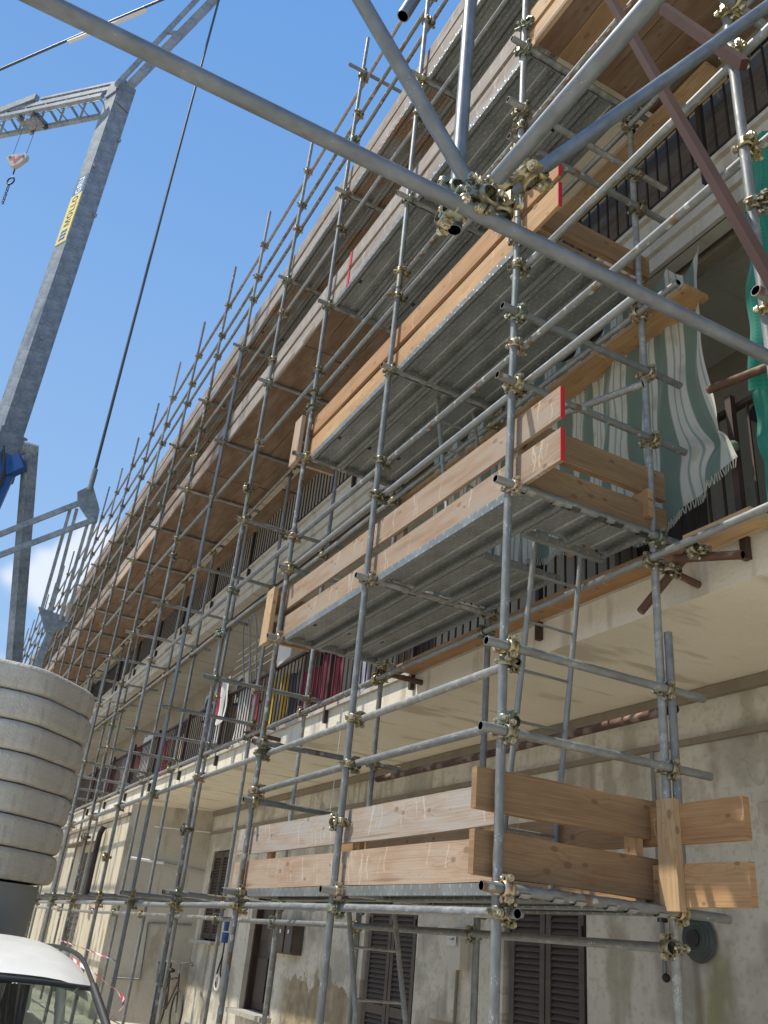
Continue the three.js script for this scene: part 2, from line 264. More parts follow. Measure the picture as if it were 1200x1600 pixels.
// ---------------------------------------------------------------- the building
const ZF = -1.45, ZW = -2.95, XL = -44, XR = 6.4;
const bld = thing('apartment_building', 'long two-tone plastered apartment building with continuous balconies behind the scaffold', 'building', [-18, 0, -2.95]);
function wallShape(x0, x1, y0, y1, holes) { const s = new THREE.Shape(); s.moveTo(x0, y0); s.lineTo(x1, y0); s.lineTo(x1, y1); s.lineTo(x0, y1); s.closePath(); for (const [a, b, c, d] of holes) { const h = new THREE.Path(); h.moveTo(a, c); h.lineTo(a, d); h.lineTo(b, d); h.lineTo(b, c); h.closePath(); s.holes.push(h); } return s; }
function wall(name, x0, x1, y0, y1, z, holes, mat, uvf, t = 0.3) {
  const g = new THREE.ExtrudeGeometry(wallShape(x0, x1, y0, y1, holes), { depth: t, bevelEnabled: false }); g.translate(0, 0, -t);
  const q = worldUV(g, 1); if (uvf) { const p = q.attributes.position, uv = q.attributes.uv; for (let i = 0; i < p.count; i++) uv.setXY(i, ...uvf(p.getX(i), p.getY(i), p.getZ(i))); } else { const uv = q.attributes.uv; for (let i = 0; i < uv.count; i++) uv.setXY(i, uv.getX(i) / 2.5, uv.getY(i) / 2.5); }
  return add(bld, name, q, mat, [0, 0, z]);
}
const LOWHOLES = [[-4.12, -2.90, 0, 2.3], [-7.10, -5.80, 0, 2.3], [-11.2, -9.9, 0.57, 2.4], [-13.76, -12.66, 1.45, 2.98]];
wall('ground_floor_wall', -14.1, XR, 0, 3.74, ZW, LOWHOLES, M.wallLow, (x, y, z) => [(x + 14.1 + z * 0.3) / 20.5, y / 3.85]);
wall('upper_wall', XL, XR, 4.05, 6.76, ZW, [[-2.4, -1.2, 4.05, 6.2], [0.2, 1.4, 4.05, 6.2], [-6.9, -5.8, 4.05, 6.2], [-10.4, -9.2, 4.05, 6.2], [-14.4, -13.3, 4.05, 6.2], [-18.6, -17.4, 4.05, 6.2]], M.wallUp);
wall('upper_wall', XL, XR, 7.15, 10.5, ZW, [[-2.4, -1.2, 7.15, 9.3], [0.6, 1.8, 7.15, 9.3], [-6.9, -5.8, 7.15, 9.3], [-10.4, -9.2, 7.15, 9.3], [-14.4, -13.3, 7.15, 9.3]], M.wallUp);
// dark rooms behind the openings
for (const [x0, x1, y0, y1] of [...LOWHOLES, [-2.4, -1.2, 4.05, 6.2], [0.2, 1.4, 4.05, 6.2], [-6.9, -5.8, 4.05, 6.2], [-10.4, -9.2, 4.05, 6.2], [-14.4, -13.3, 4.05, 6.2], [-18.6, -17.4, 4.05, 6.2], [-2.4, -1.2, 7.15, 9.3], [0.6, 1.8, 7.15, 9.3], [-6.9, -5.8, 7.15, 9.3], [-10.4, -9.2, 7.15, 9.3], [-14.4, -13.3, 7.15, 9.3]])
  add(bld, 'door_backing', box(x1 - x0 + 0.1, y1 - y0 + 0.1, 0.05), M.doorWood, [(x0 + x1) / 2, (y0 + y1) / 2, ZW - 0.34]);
// projecting block at the far end of the recess: its side wall faces the camera
{
  const s = new THREE.Shape(); s.moveTo(-14.1, 2.95); s.lineTo(-14.85, 1.47); s.lineTo(-15.15, 1.47); s.lineTo(-14.42, 2.95); s.closePath();
  const g = new THREE.ExtrudeGeometry(s, { depth: 3.74, bevelEnabled: false }); g.rotateX(-Math.PI / 2); add(bld, 'side_wall', worldUV(g, 2.5), M.sideWall, [0, 0, 0]);
  const hole = [-19.2, -17.9, 0.1, 2.98];
  wall('block_front_wall', -22, -14.87, 0, 3.74, ZF - 0.012, [hole], M.wallSun);
  add(bld, 'string_course', box(7.2, 0.06, 0.06), M.moulding, [-18.44, 3.54, ZF + 0.02]);
  add(bld, 'door_canopy', box(2.6, 0.04, 0.45), M.moulding, [-18.9, 3.12, ZF + 0.2], [0.18, 0, 0]);
  const sh = add(bld, 'shutter', box(1.3, 2.88, 0.03), M.shutter, [-18.55, 1.54, ZF - 0.10]);
  for (let i = 0; i < 40; i++) add(sh, 'slat', box(0.5, 0.045, 0.02), M.shutter, [-18.85 + (i % 2) * 0.6, 0.28 + Math.floor(i / 2) * 0.135, ZF - 0.07], [0.5, 0, 0]);
  add(bld, 'downpipe', merge([curveTube([[-16.95, 3.42, ZF + 0.05], [-16.98, 3.3, ZF + 0.09], [-17.0, 3.1, ZF + 0.1], [-17.0, 2.2, ZF + 0.1], [-16.98, 2.0, ZF + 0.1], [-16.7, 1.92, ZF + 0.1]], 0.06, 30, 8)]), M.iron);
  for (let x = -40; x < -22.5; x += 6) add(bld, 'block_front_wall', box(5.4, 3.72, 0.3, 2.5), M.wallSun, [x + 2.7, 1.86, ZF - 0.17]);
  add(bld, 'pilaster', box(0.16, 3.7, 0.06, 2.5), M.wallSun, [-21.6, 1.85, ZF + 0.03]);
}
// balcony slabs with lip and inner beam
for (const [y0, y1, n] of [[3.74, 4.05, 0], [6.76, 7.15, 1]]) {
  const s = add(bld, 'balcony_slab', box(XR - XL, y1 - y0, 1.5, 2.5), n ? M.fascia : M.soffit, [(XL + XR) / 2, (y0 + y1) / 2, ZF - 0.75]);
  add(s, 'edge_lip', box(XR - XL, 0.045, 0.05, 2.5), M.fascia, [(XL + XR) / 2, y1 - 0.03, ZF + 0.02]);
  if (n) { add(s, 'edge_beam', box(XR - XL, 0.14, 0.16, 2.5), M.fascia, [(XL + XR) / 2, y0 - 0.071, ZF - 0.12]); add(s, 'edge_beam', box(XR - XL, 0.16, 0.12, 2.5), M.moulding, [(XL + XR) / 2, y0 - 0.081, ZF - 0.32]); }
}
// lower mouldings and pipes along the recess
add(bld, 'string_course', box(20.4, 0.05, 0.045), M.moulding, [-3.85, 3.33, ZW + 0.02]);
add(bld, 'string_course', box(20.4, 0.09, 0.06), M.moulding, [-3.85, 3.69, ZW + 0.03]);
// roof and body
add(bld, 'eaves', box(XR - XL + 0.6, 0.22, 2.6, 2.5), M.soffit, [(XL + XR) / 2, 10.61, ZW + 0.3]);
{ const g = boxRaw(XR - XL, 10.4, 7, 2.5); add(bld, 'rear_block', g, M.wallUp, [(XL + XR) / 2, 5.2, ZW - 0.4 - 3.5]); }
{ const s = new THREE.Shape(); s.moveTo(1.6, 0); s.lineTo(-4.5, 2.3); s.lineTo(-10.2, 0); s.closePath(); const g = new THREE.ExtrudeGeometry(s, { depth: XR - XL + 0.6, bevelEnabled: false }); g.rotateY(-Math.PI / 2); g.rotateY(0); const m = add(bld, 'roof', worldUV(g, 2.5), std({ color: '#8a5440', roughness: 0.9 }), [XR + 0.3, 10.725, ZW]); m.rotation.y = 0; m.position.x = XR + 0.3 - bld.position.x; }

// shutters with louvres, set in the openings
function shutters(x0, x1, y0, y1, z, mat) {
  const w = (x1 - x0) / 2;
  for (let k = 0; k < 2; k++) {
    const a = x0 + k * w + 0.01, b = x0 + (k + 1) * w - 0.01, cx = (a + b) / 2, H = y1 - y0;
    const geos = [moved(boxRaw(0.07, H, 0.045), a + 0.035 - cx, 0, 0), moved(boxRaw(0.07, H, 0.045), b - 0.035 - cx, 0, 0)];
    for (const yy of [-H / 2 + 0.06, -H * 0.08, H / 2 - 0.06]) geos.push(moved(boxRaw(b - a - 0.144, 0.10, 0.04), 0, yy, 0));
    const s = add(bld, 'shutter', merge(geos), mat, [cx, (y0 + y1) / 2, z]);
    for (let y = y0 + 0.15; y < y1 - 0.12; y += 0.052) { if (Math.abs(y - (y0 + y1) / 2 + H * 0.08) < 0.065) continue; add(s, 'slat', box(b - a - 0.146, 0.058, 0.008), mat, [cx, y, z], [-0.62, 0, 0]); }
    add(s, 'hinge', box(0.02, 0.12, 0.02), M.iron, [k ? b - 0.012 : a + 0.012, y1 - 0.4, z + 0.03]);
  }
}
shutters(-4.12 + 0.06, -2.96, 0.02, 2.28, ZW - 0.05, M.shutter);
shutters(-7.04, -5.86, 0.02, 2.28, ZW - 0.05, M.shutter);
shutters(-13.72, -12.70, 1.47, 2.96, ZW - 0.03, M.shutter);
for (const [x0, x1, y0, y1] of LOWHOLES) { // frames
  const w = x1 - x0, h = y1 - y0; const f = add(bld, 'door_frame', merge([moved(boxRaw(0.06, h, 0.12), -w / 2 + 0.03, 0, 0), moved(boxRaw(0.06, h, 0.12), w / 2 - 0.03, 0, 0), moved(boxRaw(w - 0.122, 0.06, 0.12), 0, h / 2 - 0.03, 0)]), M.doorWood, [(x0 + x1) / 2, (y0 + y1) / 2, ZW - 0.14]);
  if (y0 > 0) add(f, 'sill', box(w + 0.2, 0.06, 0.3), M.concrete, [(x0 + x1) / 2, y0 - 0.031, ZW + 0.03]);
}
{ // timber door leaf of the raised entrance
  const d = add(bld, 'door', box(1.16, 1.74, 0.05), M.doorWood, [-10.55, 1.46, ZW - 0.2]);
  for (const [px, py] of [[-10.84, 1.0], [-10.26, 1.0], [-10.84, 1.85], [-10.26, 1.85]]) add(d, 'panel', box(0.44, 0.6, 0.03), M.doorWood, [px, py, ZW - 0.17]);
}
// balcony railings
function railing(yb, yt, mat, postMat, gap, x0, x1, label) {
  const r = add(bld, 'balcony_railing', merge([moved(boxRaw(x1 - x0, 0.035, 0.045), (x0 + x1) / 2, yt, 0), moved(boxRaw(x1 - x0, 0.025, 0.03), (x0 + x1) / 2, yb + 0.10, 0)]), mat, [0, 0, ZF - 0.03]);
  const far = []; let n = 0;
  for (let x = x1 - 0.06; x > x0; x -= gap) { const h = yt - yb - 0.125; if (n++ < 280) add(r, 'baluster', box(0.014, Math.round(h * 1000) / 1000, 0.014), mat, [x, yb + 0.11 + h / 2, ZF - 0.03]); else far.push(moved(boxRaw(0.014, h, 0.014), x, yb + 0.11 + h / 2, 0)); }
  if (far.length) { const m = add(r, 'baluster', merge(far), mat, [0, 0, ZF - 0.03]); m.userData.kind = 'stuff'; }
  for (let x = 0.40 + 2 * Math.floor((x1 - 0.4) / 2); x > x0; x -= 2.0) add(r, 'post', box(0.045, yt - yb + 0.26, 0.045), postMat, [x, (yt + yb) / 2 - 0.07, ZF + 0.047 - 0.02]);
}
railing(4.05, 4.95, M.railBrown, M.railBrown, 0.122, -34, XR);
railing(7.15, 7.93, M.iron, M.iron, 0.122, -34, XR);
// weathered boards leaning inside the upper railing
for (let i = 0; i < 4; i++) { const b = board(scene, numbered('leaning_board'), [0.55 + (i % 2) * 0.12, 7.27 + i * 0.215, ZF - 0.12 - 0.012 * i], 4.6, 0.205, 0.03, 'x', M.woodOld); b.userData = { label: ['lowest', 'second lowest', 'second highest', 'highest'][i] + ' grey weathered board behind the upper black balcony railing', category: 'board', group: 'boards behind the upper railing' }; }

// ---------------------------------------------------------------- scaffold frame: tubes and couplers
const frame = thing('tube_scaffold', 'tall galvanised tube and coupler scaffold standing along the whole facade', 'scaffold', [-18, 0, -0.5]);
const boltGeo = merge([moved(new THREE.CylinderGeometry(0.0062, 0.0062, 0.066, 7), 0, 0, 0, Math.PI / 2), moved(new THREE.CylinderGeometry(0.0135, 0.0135, 0.013, 6), 0, 0, 0.022, Math.PI / 2), moved(new THREE.CylinderGeometry(0.0165, 0.0165, 0.004, 8), 0, 0, 0.0135, Math.PI / 2), moved(new THREE.SphereGeometry(0.011, 6, 4), 0, 0, -0.040)]);
const BOLTS = [[0.040, 0, 0.002, 0], [-0.040, 0.002, 0.004, 0], [0, 0.040, -0.056, 1], [0, -0.040, -0.056, 1]];
const bandProfile = (r) => [V(r - 0.006, -0.026, 0), V(r, -0.024, 0), V(r + 0.002, -0.012, 0), V(r - 0.0005, 0, 0), V(r + 0.002, 0.012, 0), V(r, 0.024, 0), V(r - 0.006, 0.026, 0)].map((p) => new THREE.Vector2(p.x, p.y));
function couplerBody(v) {
  const r = rng(300 + v), j = () => (r() - 0.5) * 0.012;
  const l = [new THREE.LatheGeometry(bandProfile(0.0315), 12), moved(new THREE.LatheGeometry(bandProfile(0.0315), 12), 0, 0, -0.0525, 0, 0, Math.PI / 2),
    moved(new THREE.BoxGeometry(0.040, 0.046, 0.024), 0, 0, -0.026)];
  for (const s of [-1, 1]) { // lugs and hinge knuckles
    l.push(moved(new THREE.BoxGeometry(0.026, 0.034, 0.015), s * 0.040 + j(), j(), -0.012, 0, s * 0.25, 0), moved(new THREE.BoxGeometry(0.022, 0.030, 0.012), s * 0.039 + j(), j(), 0.014, 0, -s * 0.35, 0));
    l.push(moved(new THREE.BoxGeometry(0.034, 0.026, 0.015), j(), s * 0.040, -0.040, s * -0.25, 0, 0), moved(new THREE.BoxGeometry(0.030, 0.022, 0.012), j(), s * 0.039, -0.068, s * 0.35, 0, 0));
  }
  for (let i = 0; i < 3; i++) { const a = r() * 6.28, t = 0.036 + r() * 0.012; l.push(moved(new THREE.BoxGeometry(0.030 + r() * 0.02, 0.007, 0.026), Math.cos(a) * t, j() * 2, Math.sin(a) * t, j() * 30, -a, 0.3 * r())); }
  l.push(moved(new THREE.CylinderGeometry(0.008, 0.008, 0.044, 6), -0.046, 0, -0.002), moved(new THREE.CylinderGeometry(0.008, 0.008, 0.044, 6), 0, 0.046, -0.054, 0, 0, Math.PI / 2));
  return merge(l);
}
const couplerGeo = [0, 1, 2, 3, 4].map(couplerBody);
const boltMat = (b) => new THREE.Matrix4().compose(V(b[0], b[1], b[2]), new THREE.Quaternion().setFromEuler(new THREE.Euler(b[3] ? Math.PI : 0, 0.2 * Math.sign(b[0]), 0)), V(1, 1, 1));
const couplerFull = couplerGeo.map((g) => merge([g.clone(), ...BOLTS.map((b) => boltGeo.clone().applyMatrix4(boltMat(b)))]));
function makeCoupler(parent, p, q, near) {
  const v = Math.floor(rnd() * 5), mat = pick([M.coupler[0], M.coupler[0], M.coupler[1], M.coupler[1], M.coupler[2], M.coupler[3]]);
  const m = add(parent, 'coupler', near ? couplerGeo[v] : couplerFull[v], mat, p); m.quaternion.copy(q); m.scale.setScalar(1 + rnd() * 0.16);
  if (near) for (const b of BOLTS) { const o = new THREE.Mesh(boltGeo, M.bolt); o.name = 'bolt'; boltMat(b).decompose(o.position, o.quaternion, o.scale); o.castShadow = o.receiveShadow = true; m.add(o); }
  return m;
}
const couplerList = []; const QY = (a, flip) => new THREE.Quaternion().setFromEuler(new THREE.Euler(0, a, flip ? Math.PI : 0));
// kind 'l': ledger on the inner side, 'o': ledger on the outer side (z+), 't': transom on the +x side
function coupler(x, y, z, kind) { const a = kind === 't' ? -Math.PI / 2 : kind === 'o' ? Math.PI : 0; couplerList.push([x, y, z, QY(a + (rnd() - 0.5) * 0.06, rnd() < 0.5)]); }
const OFF = 0.0525, PX = (k) => 1.8 * k, WQ = -1.09;
const KMIN = -24;
const lean = {};
// standards
for (let k = 2; k >= KMIN; k--) {
  const x = PX(k), top = 12.55 + (rnd() - 0.5) * 0.25;
  const j = 6.2 + (((k % 3) + 3) % 3) * 0.35;
  tube(frame, 'standard', [x, 0.02, 0], [x + (rnd() - 0.5) * 0.012, j, 0]); tube(frame, 'standard', [x, j, 0], [x + (rnd() - 0.5) * 0.02, top, (rnd() - 0.5) * 0.03]);
  tube(frame, 'joint_sleeve', [x, j - 0.07, 0], [x, j + 0.07, 0], M.coupler[1], 0.028, { hollow: false });
  tube(frame, 'base_plate', [x, 0.002, 0], [x, 0.022, 0], M.coupler[1], 0.075, { hollow: false });
  if (k > -22) { tube(frame, 'standard', [x, 0.02, WQ], [x, 5.2, WQ]); tube(frame, 'standard', [x, 5.2, WQ], [x, 10.9, WQ]); }
}
// transoms: [level, k range, z outer, z inner]
function transom(k, y, zo, zi, cq = true) { const x = PX(k) + OFF; tube(frame, 'transom', [x, y, zo], [x, y + (rnd() - 0.5) * 0.01, zi]); coupler(PX(k), y, 0, 't'); if (cq) coupler(PX(k), y, WQ, 't'); }
for (let k = 2; k >= KMIN; k--) for (const y of [1.9, 4.02, 5.92, 7.87, 9.57]) {
  if (k > 0 && y < 7) continue; if (k < -14 && y < 6) continue;
  transom(k, y, 0.10 + rnd() * 0.08, -1.30 - rnd() * 0.16, k > -14);
}
for (const y of [2.62, 3.06, 4.73, 5.27, 6.80, 7.17]) transom(0, y, 0.13 + rnd() * 0.05, -1.36);
for (const y of [4.08, 6.0]) transom(1, y, 0.14, -1.3);
tube(frame, 'transom', [PX(-2) + OFF, 11.74, 0.22], [PX(-2) + OFF, 11.74, -0.95]); coupler(PX(-2), 11.74, 0, 't');
tube(frame, 'standard', [0.03, 1.96, WQ - 0.042], [0.03, 3.42, WQ - 0.042], M.tube[1]);
for (const y of [2.60, 3.08, 4.70]) transom(-2, y, 0.10, -1.34);
// ledgers of the outer row, in tube lengths
function ledger(y, x0, x1, z, kinds, ks, cut = 6) {
  let x = x1; while (x > x0 + 0.3) { const e = Math.max(x0, x - cut); tube(frame, 'ledger', [x, y + (rnd() - 0.5) * 0.008, z], [e + 0.006, y + (rnd() - 0.5) * 0.008, z]); x = e; }
  for (let k = ks[0]; k >= ks[1]; k--) if (PX(k) < x1 + 0.05 && PX(k) > x0 - 0.05) coupler(PX(k), y, kinds === 'q' ? WQ : 0, kinds === 'q' ? 'o' : 'l');
}
const xe = PX(KMIN) - 0.3;
ledger(1.80, xe, 0.07, -OFF, 'l', [0, -16]);
ledger(2.69, -3.85, 0.02, -OFF, 'l', [0, -2]);
ledger(3.00, xe, 0.03, -OFF, 'l', [0, -16]);
ledger(4.75, -3.85, 1.02, -OFF, 'l', [0, -2]);
ledger(5.06, xe, 3.7, -OFF, 'l', [2, -16]);
ledger(5.71, -0.12, 3.7, -OFF, 'l', [2, 0]);
ledger(6.74, -3.75, 0.3, -OFF, 'l', [0, -2]);
ledger(7.03, xe, 3.7, -OFF, 'l', [2, KMIN]);
ledger(9.05, xe, 3.7, -OFF, 'l', [2, KMIN]);
ledger(10.56, xe, 3.7, -OFF, 'l', [2, KMIN]);
ledger(11.02, xe, 3.7, -OFF, 'l', [2, KMIN]);
ledger(11.70, xe, 3.7, -OFF, 'l', [2, KMIN]);
ledger(1.74, xe + 12, -0.02, WQ + OFF, 'q', [0, -10]);
ledger(3.87, xe + 8, 3.2, WQ + OFF, 'q', [1, -12]);
ledger(5.79, xe + 8, 0.4, WQ + OFF, 'q', [0, -12]);
ledger(7.73, xe + 8, 3.2, WQ + OFF, 'q', [1, -12]);
// brown reused tube under the first balcony
tube(frame, 'ledger', [0.03, 2.97, WQ - OFF - 0.01], [-3.6, 2.965, WQ - OFF - 0.01], M.tubeBrown, 0.027).userData.label = 'brown painted reused tube under the first balcony';
tube(frame, 'tie_tube', [0.0, 3.87, -1.02], [0.0, 3.80, -1.62], M.tubeBrown);
tube(frame, 'tie_tube', [-0.28, 3.66, -1.22], [0.24, 3.93, -1.18], M.tubeBrown, 0.027);
tube(frame, 'tie_tube', [0.10, 3.88, -1.15], [0.52, 3.79, -1.25], M.tubeBrown, 0.027);
tube(frame, 'tie_tube', [0.46, 4.93, -1.17], [1.3, 4.80, -1.22], M.tubeBrown, 0.027);
tube(frame, 'tie_tube', [-0.65, 4.90, -0.45], [0.22, 4.98, -0.85]);
for (const [x, y, z] of [[-3.6, 3.92, -1.25], [-7.2, 3.9, -1.25]]) tube(frame, 'tie_tube', [x + 0.1, y, -1.0], [x + 0.16, y - 0.03, -1.5], M.tubeBrown, 0.027);
coupler(0.06, 3.83, -1.14, 'l'); coupler(0.30, 3.86, -1.16, 'o');
{ const r = rng(8181); for (let k = 1; k > -7; k--) for (let i = 0; i < 4; i++) { const y = [2.45, 4.55, 6.5, 8.4][i] + (r() - 0.5) * 0.5; if (r() < 0.75) couplerList.push([PX(k), y, r() < 0.75 ? 0 : WQ, QY(r() * 6.28, r() < 0.5)]); } }
couplerList.sort((a, b) => Math.hypot(a[0] - 3.63, a[1] - 1.6, a[2] - 2.54) - Math.hypot(b[0] - 3.63, b[1] - 1.6, b[2] - 2.54));
couplerList.slice(0, 298).forEach(([x, y, z, q], i) => makeCoupler(frame, [x, y, z], q, i < 44));
{
  const far = couplerList.slice(298), g = new THREE.InstancedMesh(couplerFull[0], M.coupler[1], far.length), o = org(frame), mt = new THREE.Matrix4();
  far.forEach(([x, y, z, q], i) => g.setMatrixAt(i, mt.compose(V(x - o.x, y - o.y, z - o.z), q, V(1, 1, 1)))); g.name = 'coupler'; g.userData.kind = 'stuff'; g.castShadow = g.receiveShadow = true; frame.add(g);
}

// ---------------------------------------------------------------- working platforms
function deckProfile(w) { // rolled steel board with ribs and turned-in lips, cross-section in (z, y)
  const h = 0.055, t = 0.0025, top = [[-w / 2, 0], [-w * 0.30, 0], [-w * 0.27, -0.010], [-w * 0.15, -0.010], [-w * 0.12, 0], [w * 0.12, 0], [w * 0.15, -0.010], [w * 0.27, -0.010], [w * 0.30, 0], [w / 2, 0]];
  const s = new THREE.Shape(); s.moveTo(-w / 2, 0); for (const p of top.slice(1)) s.lineTo(p[0], p[1]); s.lineTo(w / 2, -h); s.lineTo(w / 2 - 0.035, -h); s.lineTo(w / 2 - 0.035, -h + 0.012); s.lineTo(w / 2 - 0.033, -h + 0.012); s.lineTo(w / 2 - 0.033, -h + t); s.lineTo(w / 2 - t, -h + t); s.lineTo(w / 2 - t, -t);
  for (const p of [...top].reverse().slice(1, -1)) s.lineTo(p[0], p[1] - t);
  s.lineTo(-w / 2 + t, -t); s.lineTo(-w / 2 + t, -h + t); s.lineTo(-w / 2 + 0.033, -h + t); s.lineTo(-w / 2 + 0.033, -h + 0.012); s.lineTo(-w / 2 + 0.035, -h + 0.012); s.lineTo(-w / 2 + 0.035, -h); s.lineTo(-w / 2, -h); s.closePath(); return s;
}
function deckGeo(L, w) {
  return memo(`deck${L.toFixed(2)},${w}`, () => {
    const g = new THREE.ExtrudeGeometry(deckProfile(w), { depth: L, bevelEnabled: false }); g.translate(0, 0, -L / 2); g.rotateY(Math.PI / 2); // length along x; profile x -> -z
    const q = worldUV(g, 1), p = q.attributes.position, uv = q.attributes.uv; for (let i = 0; i < p.count; i++) uv.setXY(i, p.getX(i) / 1.2 + 0.1, (p.getZ(i) + p.getY(i) * 0.6) / 0.6); return q;
  });
}
const hookGeo = (() => { const l = []; for (const r of [0.0262, 0.0305]) l.push(moved(new THREE.CylinderGeometry(r, r, 0.06, 10, 1, true, -0.35 * Math.PI, 1.05 * Math.PI), 0, 0, 0, Math.PI / 2, 0, 0)); return merge(l); })();
function steelBoards(p, x0, x1, y, ws, mats, n = 3) { // one board per bay and strip
  const nb = Math.max(1, Math.round((x1 - x0) / 1.8)), L = (x1 - x0) / nb, w = ws / n;
  for (let b = 0; b < nb; b++) for (let i = 0; i < n; i++) {
    const cx = x0 + (b + 0.5) * L, cz = -0.030 - (i + 0.5) * w; const m = add(p, 'steel_board', deckGeo(Math.round((L - 0.062) * 100) / 100, Math.round((w - 0.008) * 1000) / 1000), pick(mats), [cx, y + 0.008 + (rnd() - 0.5) * 0.003, cz]);
    for (const s of [-1, 1]) add(m, 'end_plate', box(0.006, 0.048, Math.round((w - 0.03) * 1000) / 1000), mats[0], [cx + s * (L / 2 - 0.036), y - 0.020, cz]);
    for (const s of [-1, 1]) for (const q of [-0.3, 0.3]) { const h = add(m, 'hook', hookGeo, M.tube[2], [cx + s * L / 2, y - 0.024, cz + q * w], [0, s > 0 ? Math.PI : 0, 0]); }
    if (b % 2 === 0) add(m, 'slot', box(0.05, 0.004, 0.028), M.dark, [cx - L * 0.22, y - 0.0055, cz + w * 0.21]);
  }
}
function planks(p, x0, x1, y, zs, mats, len = 3.75) { for (const z of zs) { let x = x1 - rnd() * 1.2; let a = x1; while (a > x0 + 0.05) { const e = Math.max(x0, Math.min(a - 0.8, x)); board(p, 'plank', [(a + e) / 2, y + 0.026 + (rnd() - 0.5) * 0.004, z], Math.round((a - e - 0.012) * 20) / 20, 0.216, 0.046, 'xflat', mats); a = e; x = a - len + (rnd() - 0.5) * 0.3; } } }
const ZB = -0.052;
function toeBoards(p, x0, x1, y, mats, o = {}) {
  for (const [i, yy] of [[0, y + 0.045 + 0.10], [1, y + 0.045 + 0.10 + 0.275]]) { let a = x1; while (a > x0 + 0.1) { const e = Math.max(x0, a - (o.len ?? 3.9)); board(p, 'toe_board', [(a + e) / 2, yy + (rnd() - 0.5) * 0.014, (o.z ?? ZB) + (rnd() - 0.5) * 0.004], Math.round((a - e) * 100) / 100, 0.205, 0.026, 'x', mats, (rnd() - 0.5) * 0.003); a = e; } }
}
function redEnd(p, x, y) { add(p, 'red_end', box(0.006, 0.208, 0.030), M.redPaint, [x + 0.005, y, ZB]); }
const battens = (p, y, z, xs, mats) => { for (const x of xs) board(p, 'batten', [x, y + 0.27, z], 0.46, 0.10, 0.035, 'y', mats); };
// first lift
const d1 = thing('working_platform', 'lowest scaffold platform with pale sunlit toe boards, just above the doors', 'platform', [-1.8, 1.92, -0.5], 'scaffold platforms');
steelBoards(d1, -3.5475, 0.0525, 1.924, 0.98, [M.deck[0]]);
toeBoards(d1, -3.92, -0.12, 1.885, M.woodWeather, { len: 4 });
battens(d1, 1.88, ZB - 0.046, [-1.72, -3.25, -0.22], M.woodHoney);
for (const [i, y] of [[0, 2.055], [1, 2.35]]) {
  board(d1, 'end_board', [-0.075, y, -0.515], 1.26, 0.20, 0.044, 'z', M.woodTan[i]).userData.label = 'brown end board closing the platform';
  board(d1, 'inner_board', [-1.68, y - 0.03, -1.028], 4.5, 0.195, 0.042, 'x', M.woodHoney[i]);
}
board(d1, 'batten', [0.10, 2.17, -0.985], 0.54, 0.125, 0.045, 'y', M.woodHoney[2]);
board(d1, 'batten', [-0.118, 2.19, -0.94], 0.50, 0.11, 0.035, 'y', M.woodHoney[0]);
// second lift
const d2 = thing('working_platform', 'second scaffold platform with steel deck and red-ended toe boards below the striped curtain', 'platform', [-1.8, 4.04, -0.5], 'scaffold platforms');
steelBoards(d2, -3.5475, -1.7475, 4.044, 0.98, [M.deck[0]]);
{ // hatch bay: only the outer board runs through, ladder comes up behind it
  const w = 0.98 / 3; for (const i of [0, 1, 2]) { for (const [a, b] of i === 0 ? [[-1.72, 0.03]] : [[-1.72, -0.86], [-0.36, 0.03]]) { const m = add(d2, 'steel_board', deckGeo(Math.round((b - a) * 100) / 100, Math.round((w - 0.008) * 1000) / 1000), M.deck[0], [(a + b) / 2, 4.052, -0.030 - (i + 0.5) * w]); for (const q of [-0.3, 0.3]) add(m, 'hook', hookGeo, M.tube[2], [0.0525, 4.02, -0.030 - (i + 0.5 + q) * w], [0, Math.PI, 0]); } }
  add(d2, 'hatch_frame', box(0.04, 0.05, 0.64), M.deck[0], [-0.38, 4.0, -0.69]); add(d2, 'hatch_frame', box(0.04, 0.05, 0.64), M.deck[0], [-0.84, 4.0, -0.69]);
}
toeBoards(d2, -3.78, 0.40, 4.0, M.woodWeather, { len: 4.3 }); redEnd(d2, 0.40, 4.145); redEnd(d2, 0.40, 4.42);
battens(d2, 4.0, ZB - 0.046, [-1.5, -0.1], M.woodWeather);
for (const [i, y] of [[0, 4.15], [1, 4.42]]) { board(d2, 'end_board', [-0.02, y + 0.02, -0.66], 1.10, 0.20, 0.042, 'z', M.woodTan[i]); board(d2, 'end_board', [-3.82, y, -0.2], 0.42, 0.20, 0.042, 'z', M.woodHoney[i]); }
board(d2, 'batten', [-3.76, 4.27, 0.055], 0.54, 0.19, 0.042, 'y', M.woodHoney[2]);
board(d2, 'inner_board', [-0.35, 4.25, -1.03], 0.8, 0.19, 0.04, 'x', M.woodHoney[0]);
// third lift
const d3 = thing('working_platform', 'third scaffold platform with honey-coloured toe boards and steel underside', 'platform', [-1.8, 5.94, -0.5], 'scaffold platforms');
steelBoards(d3, -3.5475, 0.0525, 5.944, 0.98, [M.deck[0]]);
toeBoards(d3, -3.75, 0.38, 5.90, M.woodHoney, { len: 4.3 }); redEnd(d3, 0.38, 6.045); redEnd(d3, 0.38, 6.32);
battens(d3, 5.9, ZB - 0.046, [-2.0, -0.2], M.woodHoney);
for (const [i, y] of [[0, 6.06], [1, 6.33]]) { board(d3, 'end_board', [-0.05, y, -0.7], 1.05, 0.19, 0.042, 'z', M.woodTan[i]); board(d3, 'end_board', [-3.80, y, -0.2], 0.42, 0.20, 0.042, 'z', M.woodWeather[i]); }
board(d3, 'batten', [-3.74, 6.18, 0.055], 0.54, 0.19, 0.042, 'y', M.woodWeather[2]);
